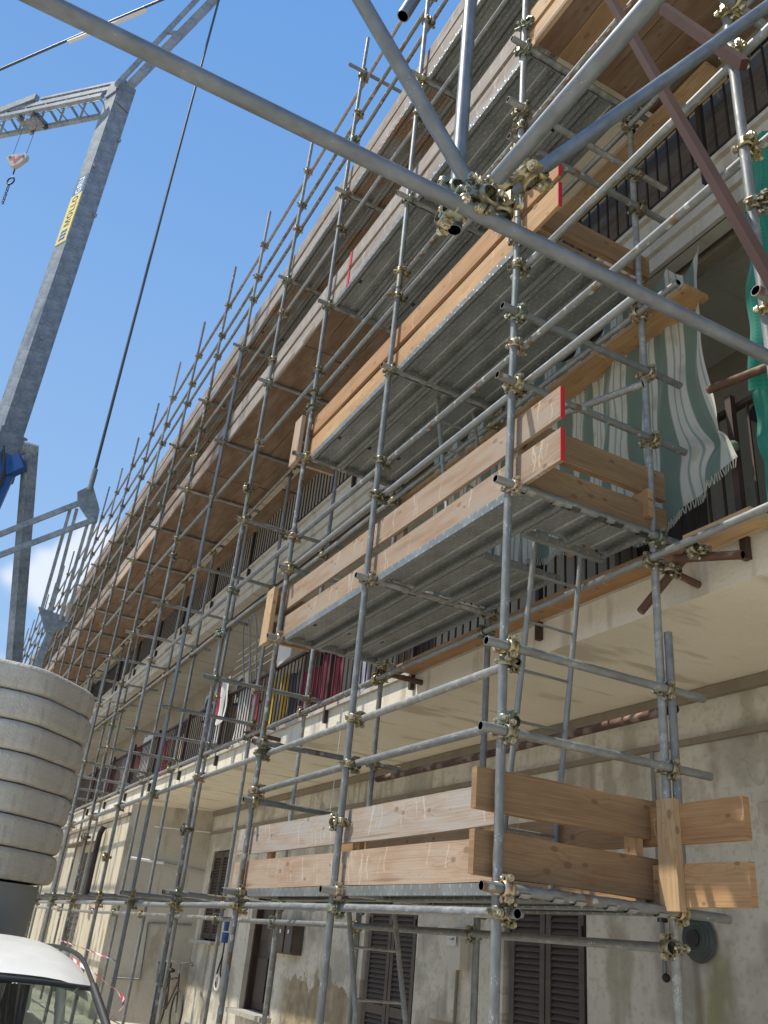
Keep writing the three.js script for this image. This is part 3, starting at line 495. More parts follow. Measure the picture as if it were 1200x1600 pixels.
// fourth lift: steel near the corner, planks beyond and to the right
const d4 = thing('working_platform', 'fourth-lift steel platform section with grey toe boards left of the corner post', 'platform', [-1.6, 7.89, -0.5], 'scaffold platforms');
steelBoards(d4, -3.5475, 0.0525, 7.894, 0.98, [M.deck[0]]);
toeBoards(d4, -3.2, -0.10, 7.85, M.woodGrey, { len: 3.2 }); for (const y of [7.995, 8.27]) add(d4, 'red_end', box(0.05, 0.206, 0.044), M.redPaint, [-3.18, y, ZB]);
const d4l = thing('working_platform', 'long fourth-lift timber platform receding left, brown planks underneath', 'platform', [-18, 7.89, -0.5], 'scaffold platforms');
planks(d4l, xe + 0.4, -3.60, 7.896, [-0.15, -0.37, -0.59, -0.81, -1.03], M.woodBrown);
toeBoards(d4l, xe + 0.4, -3.21, 7.85, [...M.woodGrey, M.woodWeather[0]]);
const d4r = thing('working_platform', 'fourth-lift timber platform at top right, orange planks underneath', 'platform', [1.8, 7.89, -0.5], 'scaffold platforms');
planks(d4r, 0.10, 3.7, 7.896, [-0.15, -0.37, -0.59, -0.81, -1.03, -1.25], [M.woodTan[0], M.woodTan[1], ...M.woodBrown]);
toeBoards(d4r, -0.06, 3.7, 7.85, M.woodHoney, { z: ZB - 0.002 });
// fifth lift
const d5 = thing('working_platform', 'topmost steel platform section nearest the camera', 'platform', [-2, 9.59, -0.5], 'scaffold platforms');
steelBoards(d5, -7.1475, 3.6525, 9.594, 0.98, [M.deck[0], M.deck[0], M.deck[1]]); toeBoards(d5, -7.2, 3.7, 9.55, M.woodGrey);
const d5l = thing('working_platform', 'topmost platform receding far left with rusty brown underside', 'platform', [-22, 9.59, -0.5], 'scaffold platforms');
steelBoards(d5l, -43.1475, -7.1475, 9.594, 0.98, [M.deck[1]]); toeBoards(d5l, xe + 0.5, -7.21, 9.55, M.woodGrey);
// planks between the inner row and the balconies
const single = (name, label, c, L, H, T, axis, mats) => { const b = board(scene, numbered(name), c, L, H, T, axis, mats); b.userData = { label, category: 'plank' }; return b; };
single('inner_plank', 'orange plank between inner posts and striped curtain, its end jutting past the post', [-1.65, 5.86, -1.27], 4.0, 0.22, 0.045, 'xflat', M.woodHoney[0]);
single('inner_plank', 'orange plank along the first balcony edge below the second platform', [-1.75, 4.005, -1.30], 3.6, 0.20, 0.045, 'xflat', M.woodHoney[1]);
single('inner_plank', 'short pale plank end on the balcony edge beneath the torn curtain', [0.42, 3.99, -1.27], 0.5, 0.22, 0.045, 'xflat', M.woodHoney[2]);
single('inner_plank', 'orange plank inside the corner posts below the upper black railing', [-0.9, 7.80, -1.30], 3.2, 0.22, 0.045, 'xflat', M.woodHoney[2]);
for (let i = 0; i < 4; i++) single('inner_plank', ['nearest', 'second nearest', 'third nearest', 'farthest'][i] + ' brown plank along the upper balcony edge beside the timber platform', [-5.8 - i * 4, 7.80 + 0.01 * i, -1.32], 3.9, 0.22, 0.045, 'xflat', M.woodBrown).userData.group = 'planks beside the upper balcony';

// ---------------------------------------------------------------- ladders
function ladder(label, top, bot, zA, zB, step, mat) {
  const o = thing('ladder', label, 'ladder', [bot[0], bot[1], (zA + zB) / 2]);
  for (const z of [zA, zB]) tube(o, 'rail', [top[0], top[1], z], [bot[0], bot[1], z], mat, 0.0185);
  const n = Math.floor((top[1] - bot[1]) / step); for (let i = 1; i <= n; i++) { const t = i / (n + 0.6); rod(o, 'rung', [bot[0] + (top[0] - bot[0]) * t, bot[1] + (top[1] - bot[1]) * t, zA], [bot[0] + (top[0] - bot[0]) * t, bot[1] + (top[1] - bot[1]) * t, zB], mat, 0.0095); }
}
ladder('steel ladder rising from the lowest platform to the hatch above', [-0.52, 4.35, 0], [-0.87, 1.99, 0], -0.60, -0.98, 0.33, M.tube[0]);
ladder('steel ladder from the ground to the lowest platform in front of the shuttered door', [-2.70, 2.1, 0], [-1.85, 0.02, 0], -0.50, -0.88, 0.33, M.tube[2]);
ladder('steel ladder from the second platform to the third', [-2.0, 6.2, 0], [-1.5, 4.11, 0], -0.55, -0.93, 0.33, M.tube[2]);

// ---------------------------------------------------------------- outrigger bracket over the camera
const outr = thing('outrigger_bracket', 'heavy tube outrigger clamped to the scaffold, crossing close overhead', 'scaffold bracket', [1.9, 3.6, 0.6]);
tube(outr, 'cross_tube', [1.925, 3.625, 4.2], [2.055, 3.515, -0.6], M.tubeClean);
tube(outr, 'hanger_tube', [1.86, 3.63, 1.54], [1.89, 6.6, 1.545], M.tubeClean);
tube(outr, 'hanger_tube', [1.684, 4.76, 1.73], [1.78, 5.6, 1.50], M.tubeClean);
tube(outr, 'diagonal_tube', [1.945, 3.74, 1.545], [2.06, 4.95, 2.70], M.tubeClean);
tube(outr, 'runner_tube', [2.10, 3.625, 1.545], [5.2, 3.72, 1.50], M.tubeClean);
tube(outr, 'raking_tube', [1.925, 3.80, 1.40], [2.43, 5.32, 0.23], M.tubeClean);
for (const [x, y, z, rx, ry, rz] of [[1.86, 3.72, 1.54, 0, 1.65, 0], [1.955, 3.70, 1.545, 0.1, 0.0, 0.35], [1.965, 3.60, 1.60, Math.PI / 2, 0.1, 0], [2.02, 3.62, 1.53, 0, 0.1, Math.PI / 2], [1.965, 3.875, 1.345, 0.75, 0.15, 0.2], [2.0, 3.73, 1.47, 0.7, 0.9, 0.2]])
  makeCoupler(outr, [x, y, z], new THREE.Quaternion().setFromEuler(new THREE.Euler(rx, ry, rz)), true);
for (const [a, b, l] of [[[0.96, 7.40, 0.09], [1.94, 3.97, 0.09], 'long red-brown steel strut slanting down to the right edge'], [[1.44, 6.48, 0.06], [1.89, 5.46, 0.06], 'short red-brown steel strut meeting the right-hand post']]) {
  const A = V(...a), B = V(...b), d = B.clone().sub(A); const m = solo('steel_strut', l, 'strut', box(0.052, Math.round(d.length() * 100) / 100, 0.038), M.redOxide, A.clone().add(B).multiplyScalar(0.5).toArray()); m.quaternion.setFromUnitVectors(UP, d.normalize()); m.rotateY(0.5);
}

// ---------------------------------------------------------------- self-erecting crane
const crane = thing('tower_crane', 'galvanised self-erecting tower crane with blue lower frame beyond the concrete ballast', 'crane', [-8.6, 0, 2.6]);
{
  const G = M.craneGalv, PH = 26.7 * RAD, mx = -8.68, mz = 2.77, n1 = V(Math.cos(PH), 0, -Math.sin(PH)), n2 = V(Math.sin(PH), 0, Math.cos(PH)), on = (a, y, b) => [mx + n1.x * a + n2.x * b, y, mz + n1.z * a + n2.z * b];
  const turned = (m) => { m.rotation.y = PH; return m; };
  turned(add(crane, 'mast', box(0.33, 7.9, 0.33, 0.5), G, [mx, 11.3, mz]));
  turned(add(crane, 'mast_head', merge([moved(boxRaw(0.02, 0.5, 0.30, 0.5), 0.18, 0.05, 0), moved(boxRaw(0.30, 0.28, 0.02, 0.5), 0, 0.2, 0.18)]), G, [mx, 14.8, mz]));
  for (const [y, b] of [[13.9, -0.15], [13.0, 0.13], [12.1, -0.15], [10.6, -0.1], [9.4, 0.05]]) turned(add(crane, 'mast_lug', box(0.03, 0.07, 0.05), G, on(0.18, y, b)));
  turned(add(crane, 'mast', box(0.42, 0.75, 0.42, 0.5), G, [mx, 7.35, mz]));
  // lettering panel on the lit face
  const cv = document.createElement('canvas'); cv.width = 1024; cv.height = 196; const c = cv.getContext('2d');
  c.fillStyle = '#e9d67c'; c.fillRect(0, 0, 730, 196); c.fillStyle = '#5f7890'; c.fillRect(730, 0, 294, 196); c.fillStyle = '#f2e9b4'; c.fillRect(722, 0, 10, 196);
  c.fillStyle = '#2f4f9a'; for (let i = 0; i < 3; i++) { const x = 62 + i * 56; c.beginPath(); c.moveTo(x - 26, 44); c.lineTo(x + 14, 40); c.lineTo(x + 26, 70); c.lineTo(x + 14, 98); c.lineTo(x + 26, 126); c.lineTo(x + 14, 156); c.lineTo(x - 26, 152); c.lineTo(x - 14, 98); c.closePath(); c.fill(); }
  c.textBaseline = 'middle'; c.font = 'bold 140px sans-serif'; c.fillStyle = '#24221a'; c.fillText('MOLLO', 236, 102, 476); c.fillStyle = '#e8eef2'; c.fillText('GRU', 744, 102, 268);
  const t = new THREE.CanvasTexture(cv); t.colorSpace = THREE.SRGBColorSpace; const g = new THREE.BoxGeometry(1.52, 0.29, 0.008); const s = add(crane, 'name_panel', g, std({ map: t, roughness: 0.5 }), on(0, 12.05, 0.169)); s.rotation.order = 'YXZ'; s.rotation.set(0, PH, Math.PI / 2); s.userData.label = 'yellow and grey lettered panel on the mast';
  // jib
  const J = V(-0.768, 0.196, 0.609), S = V(0.621, 0, 0.784), B = V(-8.72, 15.0, 2.90); const at = (t, u, h) => B.clone().addScaledVector(J, t).addScaledVector(S, u).add(V(0, h, 0)).toArray();
  const jib = bar(crane, 'jib', at(-0.1, 0, 0.16), at(9, 0, 0.16), 0.09, 0.09, G);
  const sub = (n, a, b, w, h = w) => { const m = bar(crane, n, a, b, w, h, G); crane.remove(m); m.position.add(crane.position).sub(jib.position).sub(crane.position); const q = jib.quaternion.clone().invert(); m.position.applyQuaternion(q); m.quaternion.premultiply(q); jib.add(m); return m; };
  for (const u of [-0.19, 0.19]) sub('lower_chord', at(0, u, -0.26), at(9, u, -0.26), 0.075);
  sub('upper_chord', at(0, 0, 0.33), at(2.0, 0, 0.33), 0.045);
  for (let i = 0; i < 5; i++) sub('upright', at(0.25 + i * 0.42, 0, 0.17), at(0.25 + i * 0.42, 0, 0.33), 0.03);
  for (let i = 0; i < 15; i++) { const a = 0.1 + i * 0.56; for (const u of [-0.19, 0.19]) { sub('lacing', at(a, 0, 0.14), at(a + 0.28, u, -0.25), 0.040); sub('lacing', at(a + 0.28, u, -0.25), at(a + 0.56, 0, 0.14), 0.040); } sub('lacing', at(a, -0.17, -0.26), at(a, 0.17, -0.26), 0.02); }
  for (const h of [-0.05, -0.12]) { const A = V(...at(0, 0.02, h)), C = V(...at(9, 0.02, h)); rod(crane, 'trolley_rope', A.toArray(), C.toArray(), M.cable, 0.006, 5); }
  // trolley
  const tr = add(crane, 'trolley', merge([moved(boxRaw(0.34, 0.05, 0.22), 0, 0, 0), moved(boxRaw(0.06, 0.14, 0.40), 0.18, 0.05, 0), moved(boxRaw(0.06, 0.14, 0.40), -0.18, 0.05, 0)]), G, at(2.0, 0, -0.36)); tr.rotation.y = Math.atan2(-J.z, J.x);
  for (const [dt, du] of [[1.8, -0.15], [1.8, 0.15], [2.2, -0.15], [2.2, 0.15]]) { const w = add(crane, 'trolley_wheel', new THREE.CylinderGeometry(0.06, 0.06, 0.04, 12), M.cable, at(dt, du, -0.31)); w.quaternion.setFromUnitVectors(UP, S); }
  add(crane, 'jib_platform', box(0.95, 0.16, 0.10, 0.5), M.craneGalv, at(2.6, 0.02, 0.27)).rotation.y = Math.atan2(-J.z, J.x);
  // head struts, pendant and backstay
  bar(crane, 'head_strut', [-8.34, 14.85, 2.88], [-7.80, 18.1, 1.80], 0.09, 0.07, G); bar(crane, 'head_strut', [-8.20, 14.85, 2.66], [-7.62, 17.9, 1.55], 0.12, 0.13, G);
  bar(crane, 'head_brace', [-8.08, 16.4, 2.36], [-7.92, 16.35, 2.10], 0.06, 0.06, G);
  rod(crane, 'pendant', [-6.6, 17.0, 1.55], [-9.9, 14.55, 5.5], M.cable, 0.022); bar(crane, 'pendant_link', [-7.66, 16.14, 2.80], [-8.52, 15.50, 3.86], 0.06, 0.03, M.white);
  rod(crane, 'backstay', [-7.68, 18.0, 1.66], [-7.37, 6.72, 1.58], M.cable, 0.021); rod(crane, 'socket', [-7.37, 6.98, 1.58], [-7.37, 6.66, 1.58], G, 0.036);
  // lower linkage
  const plate = (pts, n) => { const s = new THREE.Shape(); pts.forEach(([z, y], i) => (i ? s.lineTo(-z, y) : s.moveTo(-z, y))); const q = new THREE.ExtrudeGeometry(s, { depth: 0.03, bevelEnabled: false }); q.rotateY(Math.PI / 2); return add(crane, n, worldUV(q, 0.5), G, [0, 0, 0]); };
  plate([[1.72, 6.60], [1.56, 6.76], [1.39, 6.44], [1.38, 6.25], [1.46, 6.22], [1.68, 6.44]], 'link_plate').position.x = -7.42 - crane.position.x; const bp = plate([[1.76, 5.12], [1.36, 5.06], [1.35, 4.95], [1.52, 4.82], [1.60, 4.82]], 'bracket_plate'); bp.position.x = -7.92 - crane.position.x;
  bar(crane, 'flat_bar', [-7.45, 6.47, 1.66], [-7.74, 5.45, 2.95], 0.035, 0.07, G); bar(crane, 'flat_bar', [-7.38, 6.28, 1.42], [-7.72, 5.22, 2.85], 0.035, 0.07, G);
  for (const d of [-0.03, 0.05]) { bar(crane, 'link_strut', [-7.52, 6.42, 1.69 + d], [-7.93, 5.03, 1.64 + d * 1.4], 0.03, 0.04, G); bar(crane, 'link_strut', [-7.41, 6.26, 1.44 + d], [-7.86, 5.0, 1.42 + d], 0.03, 0.04, G); }
  bar(crane, 'strut_foot', [-7.95, 4.95, 1.52], [-8.06, 4.1, 1.60], 0.09, 0.09, G);
  bar(crane, 'support_leg', [-8.14, 7.40, 2.42], [-8.58, 3.7, 1.66], 0.15, 0.15, G, n1); const kn = add(crane, 'knuckle', new THREE.CylinderGeometry(0.10, 0.10, 0.2, 14), G, [-8.14, 7.35, 2.42]); kn.rotation.x = Math.PI / 2;
  bar(crane, 'lower_frame', [-8.28, 7.18, 2.66], [-8.5, 4.3, 2.92], 0.40, 0.34, M.craneBlue); bar(crane, 'lower_frame', [-8.05, 7.1, 2.46], [-8.3, 6.8, 2.85], 0.12, 0.26, M.craneBlue);
  for (let i = 0; i < 3; i++) add(crane, 'hose', curveTube([[-8.05, 7.25 - i * 0.06, 2.75], [-8.0, 6.9 - i * 0.05, 2.66 - i * 0.02], [-8.1, 6.5, 2.66], [-8.15, 6.0, 2.62]], 0.012, 16, 5), M.rubber);
  add(crane, 'base_frame', merge([moved(boxRaw(3.4, 0.22, 0.3, 1), 0, 0.5, 0.8), moved(boxRaw(3.4, 0.22, 0.3, 1), 0, 0.5, -0.8), moved(boxRaw(0.3, 0.24, 2.4, 1), -1.4, 0.5, 0), moved(boxRaw(0.3, 0.24, 2.4, 1), 1.4, 0.5, 0), ]), M.craneGalv, [-6.6, 0, 2.3]); add(crane, 'turntable', new THREE.CylinderGeometry(1.06, 1.0, 1.2, 24), M.slate, [-5.77, 1.22, 2.27]);
  add(crane, 'lower_mast', box(0.5, 3.4, 0.5, 0.5), M.craneBlue, [-8.5, 2.6, 2.9]);
  for (const [x, z] of [[-5.2, 3.1], [-5.2, 1.5], [-8.0, 3.1], [-8.0, 1.5]]) rod(crane, 'jack', [x, 0.0, z], [x, 0.5, z], M.craneGalv, 0.09, 12);
}
// hook block with chain
const hook = thing('hook_block', 'white crane hook block with red chevrons and black chain under the jib', 'hook', [-9.45, 13.55, 4.12]);
{
  const s = new THREE.Shape(); s.moveTo(-0.26, 0.05); s.quadraticCurveTo(-0.26, 0.15, -0.12, 0.14); s.lineTo(0.14, 0.15); s.quadraticCurveTo(0.28, 0.14, 0.25, 0.02); s.lineTo(0.1, -0.12); s.quadraticCurveTo(0, -0.2, -0.1, -0.14); s.closePath();
  const g = new THREE.ExtrudeGeometry(s, { depth: 0.09, bevelEnabled: true, bevelSize: 0.01, bevelThickness: 0.01, bevelSegments: 1 }); g.translate(0, 0, -0.045);
  const cheek = add(hook, 'cheek', g, M.hookWhite, [-9.45, 13.6, 4.12], [0, 0.9, 0]);
  const cg = new THREE.Shape(); cg.moveTo(-0.13, 0.07); cg.lineTo(-0.07, 0.09); cg.lineTo(0, -0.01); cg.lineTo(0.07, 0.09); cg.lineTo(0.13, 0.07); cg.lineTo(0, -0.1); cg.closePath();
  const ch = new THREE.Mesh(new THREE.ExtrudeGeometry(cg, { depth: 0.006, bevelEnabled: false }), M.redPaint); ch.name = 'chevron'; ch.position.z = 0.056; cheek.add(ch);
  for (const x of [-0.17, 0.17]) { const w = new THREE.Mesh(new THREE.CylinderGeometry(0.032, 0.032, 0.13, 10).rotateX(Math.PI / 2), M.rubber); w.name = 'sheave_pin'; w.position.set(x, 0.07, 0); cheek.add(w); }
  add(hook, 'swivel', new THREE.TorusGeometry(0.045, 0.014, 6, 14), M.iron, [-9.5, 13.37, 4.1]); add(hook, 'hook', new THREE.TorusGeometry(0.085, 0.018, 8, 20), M.iron, [-9.56, 13.18, 4.1], [0, 0.9, 0]);
  for (let i = 0; i < 8; i++) add(hook, 'chain_link', new THREE.TorusGeometry(0.03, 0.010, 5, 10), M.iron, [-9.60 - i * 0.022, 13.06 - i * 0.042, 4.11], [0, 0.9 + (i % 2) * 1.57, 0.4]);
  rod(hook, 'hoist_rope', [-9.57, 13.68, 4.25], [-9.61, 14.66, 4.28], M.cable, 0.006, 5); rod(hook, 'hoist_rope', [-9.36, 13.70, 3.98], [-9.39, 14.66, 4.0], M.cable, 0.006, 5);
}
hook.position.add(V(-0.81, 0.42, 0)); hook.scale.set(0.8, 1, 0.8);
// concrete ballast stack
{
  const R = 1.15, pts = []; for (let i = 0; i < 8; i++) { const a = (22.5 + i * 45) * RAD; pts.push([R * 1.06 * Math.cos(a), R * 1.06 * Math.sin(a)]); }
  const s = new THREE.Shape(); const L = (a, b, t) => [a[0] + (b[0] - a[0]) * t, a[1] + (b[1] - a[1]) * t];
  for (let i = 0; i < 8; i++) { const p = pts[i], q = pts[(i + 7) % 8], n = pts[(i + 1) % 8]; const a = L(q, p, 0.74), b = L(p, n, 0.26); if (!i) s.moveTo(...a); else s.lineTo(...a); s.quadraticCurveTo(p[0], p[1], b[0], b[1]); } s.closePath();
  const words = ['topmost', 'second from top', 'third from top', 'middle', 'third from bottom', 'second from bottom', 'lowest'];
  for (let i = 0; i < 7; i++) {
    const g = new THREE.ExtrudeGeometry(s, { depth: 0.126, bevelEnabled: true, bevelSize: 0.055, bevelThickness: 0.060, bevelOffset: -0.055, bevelSegments: 4, curveSegments: 5 }); g.rotateX(-Math.PI / 2);
    const y = 1.84 + (6 - i) * 0.253 + 0.062; const m = solo('ballast_block', words[i] + ' round-cornered concrete block of the crane ballast stack', 'concrete block', worldUV(g, 1.6), M.ballast, [-5.77 + (rnd() - 0.5) * 0.03, y, 2.27 + (rnd() - 0.5) * 0.03], 'crane ballast blocks'); m.rotation.y = 0.05 + (rnd() - 0.5) * 0.05;
    if (!i) add(m, 'lifting_eye', new THREE.TorusGeometry(0.05, 0.012, 6, 14), M.iron, [-4.95, y + 0.25, 2.35]);
  }
}
// ---------------------------------------------------------------- parked car
const car = thing('parked_car', 'small white car seen from its windscreen end at lower left', 'car', [-3.2, 0, 2.05]);
{
  // body sections along x: [x, halfwidth bottom, halfwidth top, y bottom, y shoulder, y top]
  const cz = 2.05, sec = (x, hw, tw, sh, top, base = 0.28) => { const P = []; const N = 28; for (let i = 0; i <= N; i++) { const a = i / N * Math.PI; const c = Math.cos(a), sn = Math.sin(a); const y = sn < 0.42 ? base + (sh - base) * (sn / 0.42) : sh + (top - sh) * ((sn - 0.42) / 0.58); const w = sn < 0.42 ? hw : tw + (hw - tw) * Math.pow(clamp(1 - (sn - 0.42) / 0.58), 0.8); const k = sn > 0.86 ? Math.sqrt(Math.max(0, 1 - Math.pow((sn - 0.86) / 0.14, 2))) : 1; P.push([x, y, cz + Math.sign(c) * w * (sn > 0.86 ? k : 1)]); } return P; };
  const loft = (secs) => { const pos = [], idx = [], n = secs[0].length; for (const s of secs) for (const p of s) pos.push(...p); for (let i = 0; i < secs.length - 1; i++) for (let j = 0; j < n - 1; j++) { const a = i * n + j; idx.push(a, a + 1, a + n, a + 1, a + n + 1, a + n); } const g = new THREE.BufferGeometry(); g.setAttribute('position', new THREE.Float32BufferAttribute(pos, 3)); g.setAttribute('uv', new THREE.Float32BufferAttribute(pos.flatMap((v, i) => (i % 3 === 2 ? [pos[i - 2], v] : [])), 2)); g.setIndex(idx); g.computeVertexNormals(); return g; };
  const lower = [[-5.35, 0.62, 0.55, 0.6, 0.62], [-5.3, 0.76, 0.7, 0.8, 0.86], [-4.6, 0.80, 0.76, 0.86, 0.92], [-2.4, 0.80, 0.76, 0.86, 0.90], [-1.5, 0.79, 0.74, 0.84, 0.90], [-0.9, 0.76, 0.66, 0.74, 0.80], [-0.72, 0.62, 0.5, 0.5, 0.55]].map((a) => sec(a[0], a[1] + 0.08, a[2] + 0.08, a[3], a[4]));
  add(car, 'body', loft(lower), M.carWhite);
  const ro = (x, y, hw, crown) => { const P = []; for (let i = 0; i <= 16; i++) { const t = i / 16 * 2 - 1; P.push([x, y + crown * (1 - Math.pow(Math.abs(t), 3.2)) - 0.05 * Math.pow(Math.abs(t), 8), cz + t * hw]); } return P; };
  const roofS = [[-2.12, 1.27, 0.75, 0.03], [-2.3, 1.325, 0.76, 0.04], [-2.7, 1.385, 0.765, 0.05], [-3.3, 1.415, 0.765, 0.05], [-4.2, 1.40, 0.75, 0.05], [-4.75, 1.34, 0.72, 0.05], [-4.9, 1.26, 0.70, 0.04]];
  const up = loft(roofS.map((a) => ro(...a))), dn = loft(roofS.map((a) => ro(a[0], a[1] - 0.035, a[2] - 0.01, a[3])));
  add(car, 'roof', merge([up, dn]), M.carWhite);
  for (const s of [-1, 1]) {
    add(car, 'pillar', curveTube([[-2.10, 1.265, cz + s * 0.745], [-1.8, 1.12, cz + s * 0.785], [-1.35, 0.90, cz + s * 0.83]], 0.023, 12, 8), M.rubber);
    add(car, 'drip_rail', curveTube([[-2.12, 1.262, cz + s * 0.755], [-2.7, 1.375, cz + s * 0.77], [-3.3, 1.405, cz + s * 0.77], [-4.2, 1.39, cz + s * 0.757], [-4.8, 1.32, cz + s * 0.72]], 0.014, 24, 6), M.rubber);
    add(car, 'pillar', curveTube([[-3.3, 1.39, cz + s * 0.755], [-3.35, 0.9, cz + s * 0.850]], 0.035, 6, 8), M.carWhite);
    add(car, 'pillar', curveTube([[-4.6, 1.34, cz + s * 0.730], [-5.0, 0.9, cz + s * 0.830]], 0.06, 6, 8), M.carWhite);
    const q = (pts, n) => { const g = new THREE.BufferGeometry(); g.setAttribute('position', new THREE.Float32BufferAttribute(pts.flat(), 3)); g.setAttribute('uv', new THREE.Float32BufferAttribute([0, 0, 1, 0, 1, 1, 0, 1], 2)); g.setIndex([0, 1, 2, 0, 2, 3]); g.computeVertexNormals(); return add(car, n, g, M.glass); };
    q([[-1.75, 0.91, cz + s * 0.835], [-3.3, 0.91, cz + s * 0.842], [-3.28, 1.385, cz + s * 0.752], [-2.2, 1.27, cz + s * 0.752]], 'side_window');
    q([[-3.4, 0.91, cz + s * 0.842], [-4.9, 0.91, cz + s * 0.825], [-4.6, 1.33, cz + s * 0.730], [-3.36, 1.385, cz + s * 0.752]], 'side_window');
  }
  { const a = [], N = 8; for (let i = 0; i <= N; i++) { const t = i / N * 2 - 1, c = (1 - t * t); a.push([[-2.10, 1.258 + 0.02 * c, cz + t * 0.735], [-1.35 + 0.16 * c, 0.90, cz + t * 0.82]]); } const pos = [], idx = []; a.forEach(([p, q]) => pos.push(...p, ...q)); for (let i = 0; i < N; i++) { const k = i * 2; idx.push(k, k + 1, k + 2, k + 1, k + 3, k + 2); } const g = new THREE.BufferGeometry(); g.setAttribute('position', new THREE.Float32BufferAttribute(pos, 3)); g.setAttribute('uv', new THREE.Float32BufferAttribute(new Array(pos.length / 3 * 2).fill(0), 2)); g.setIndex(idx); g.computeVertexNormals(); add(car, 'windscreen', g, M.glass); }
  add(car, 'header', curveTube([[-2.11, 1.252, cz - 0.74], [-2.09, 1.27, cz - 0.4], [-2.08, 1.275, cz], [-2.09, 1.27, cz + 0.4], [-2.11, 1.252, cz + 0.74]], 0.014, 20, 8), M.rubber);
  for (const z of [-0.36, 0.36]) { add(car, 'seat', merge([moved(boxRaw(0.14, 0.6, 0.46), -0.05, 0.35, 0, 0, 0, 0.2), moved(boxRaw(0.5, 0.16, 0.48), 0.25, 0.02, 0), moved(boxRaw(0.1, 0.18, 0.24), -0.16, 0.74, 0, 0, 0, 0.15)]), M.seat, [-3.25, 0.52, cz + z]); }
  add(car, 'dashboard', box(0.5, 0.16, 1.36), M.seat, [-1.72, 0.82, cz]); add(car, 'rear_seat', box(0.3, 0.5, 1.2), M.seat, [-4.5, 0.72, cz]);
  for (const x of [-1.45, -4.55]) for (const s of [-1, 1]) { const w = add(car, 'wheel', new THREE.CylinderGeometry(0.28, 0.28, 0.18, 24), M.rubber, [x, 0.28, cz + s * 0.72], [Math.PI / 2, 0, 0]); add(w, 'rim', new THREE.CylinderGeometry(0.17, 0.17, 0.19, 16), M.craneGalv, [x, 0.28, cz + s * 0.725]); w.children[0].position.set(0, s * 0.006, 0); }
}

// ---------------------------------------------------------------- fabrics
function sheet(nu, nv, f) { // f(u, v) -> [x, y, z]
  const pos = [], uv = [], idx = []; for (let j = 0; j <= nv; j++) for (let i = 0; i <= nu; i++) { pos.push(...f(i / nu, j / nv)); uv.push(i / nu, 1 - j / nv); }
  for (let j = 0; j < nv; j++) for (let i = 0; i < nu; i++) { const a = j * (nu + 1) + i, b = a + nu + 1; idx.push(a, b, a + 1, b, b + 1, a + 1); }
  const g = new THREE.BufferGeometry(); g.setAttribute('position', new THREE.Float32BufferAttribute(pos, 3)); g.setAttribute('uv', new THREE.Float32BufferAttribute(uv, 2)); g.setIndex(idx); g.computeVertexNormals(); return g;
}
{ // striped sun curtain hung from the upper slab, corner knotted to the railing
  const map = tex(1024, 64, (u, v) => { const s = Math.abs(((u * 13) % 1) - 0.5), k = sstep(0.205, 0.235, s), n = fbm(u * 64, v * 16, 3, 64, 16), thin = 1 - sstep(0.012, 0.03, Math.abs(s - 0.40)); let c = mixc([126, 146, 128], [226, 224, 208], k); c = mixc(c, [120, 140, 128], thin * 0.6); return mixc(c, [150, 142, 120], sstep(0.55, 0.8, n) * 0.3); });
  const mat = new THREE.MeshPhysicalMaterial({ map, roughness: 0.95, transmission: 0.42, thickness: 0, side: THREE.DoubleSide });
  const hooks = 11;
  const f = (u, v) => {
    const hk = Math.abs(Math.sin(u * Math.PI * hooks)), x = -3.3 + 3.6 * u; let y = 6.40 - 0.16 * hk * (1 - v * 0.9) - v * 2.18, z = -1.36 + 0.030 * Math.sin(u * 58 + v * 1.2 + 1.5 * Math.sin(u * 11)) * (0.4 + v * 0.6) + 0.03 * Math.sin(u * 23 + 2 + v * 2.2) + 0.010 * Math.sin(u * 131 + v * 9) + 0.008 * Math.sin(v * 21 + u * 17);
    y += v * (0.30 - 0.24 * sstep(0.55, 0.85, u));
    let X = x + 0.02 * Math.sin(v * 5 + u * 9);
    // right edge tied to the railing, the corner below flares out
    const w = sstep(0.84, 1.0, u), dv = v - 0.78, kn = Math.exp(-dv * dv / 0.02); X += w * (0.05 * v + 0.06 * kn); z += w * (0.03 * Math.sin(u * 90) * kn - 0.03 * kn); { const g = sstep(0.88, 0.97, u) * Math.exp(-dv * dv / 0.006) * 0.6; X += (0.37 - X) * g; y += (4.64 - y) * g * 0.5; z += 0.02 * Math.sin(u * 240) * g; } if (dv > 0) { X += w * dv * 0.35 + w * dv * 0.25 * Math.sin(u * 70); y += w * dv * 0.9; z += w * dv * 0.15 * Math.sin(u * 60 + 1); }
    return [X, y, z];
  };
  const c = thing('striped_curtain', 'torn green and white striped curtain hanging in front of the first balcony', 'curtain', [-1.5, 6.4, -1.36]);
  add(c, 'fabric', sheet(180, 50, f), mat);
  const fr = []; for (let i = 0; i < 260; i++) { const u = 0.25 + 0.75 * i / 260, p = f(u, 1); fr.push(moved(new THREE.BoxGeometry(0.006, 0.05 + 0.02 * rnd(), 0.004), p[0], p[1] - 0.028, p[2], 0, 0, (rnd() - 0.5) * 0.7)); }
  const fm = add(c, 'fringe', merge(fr), cloth('#b9b7a4', 0.1)); fm.userData.kind = 'stuff';
  rod(c, 'curtain_wire', [-3.5, 6.41, -1.36], [0.6, 6.41, -1.36], M.iron, 0.005, 5);
  add(c, 'knot', new THREE.IcosahedronGeometry(0.045, 1), cloth('#6f7f68', 0.1), [0.40, 4.62, -1.40]);
}
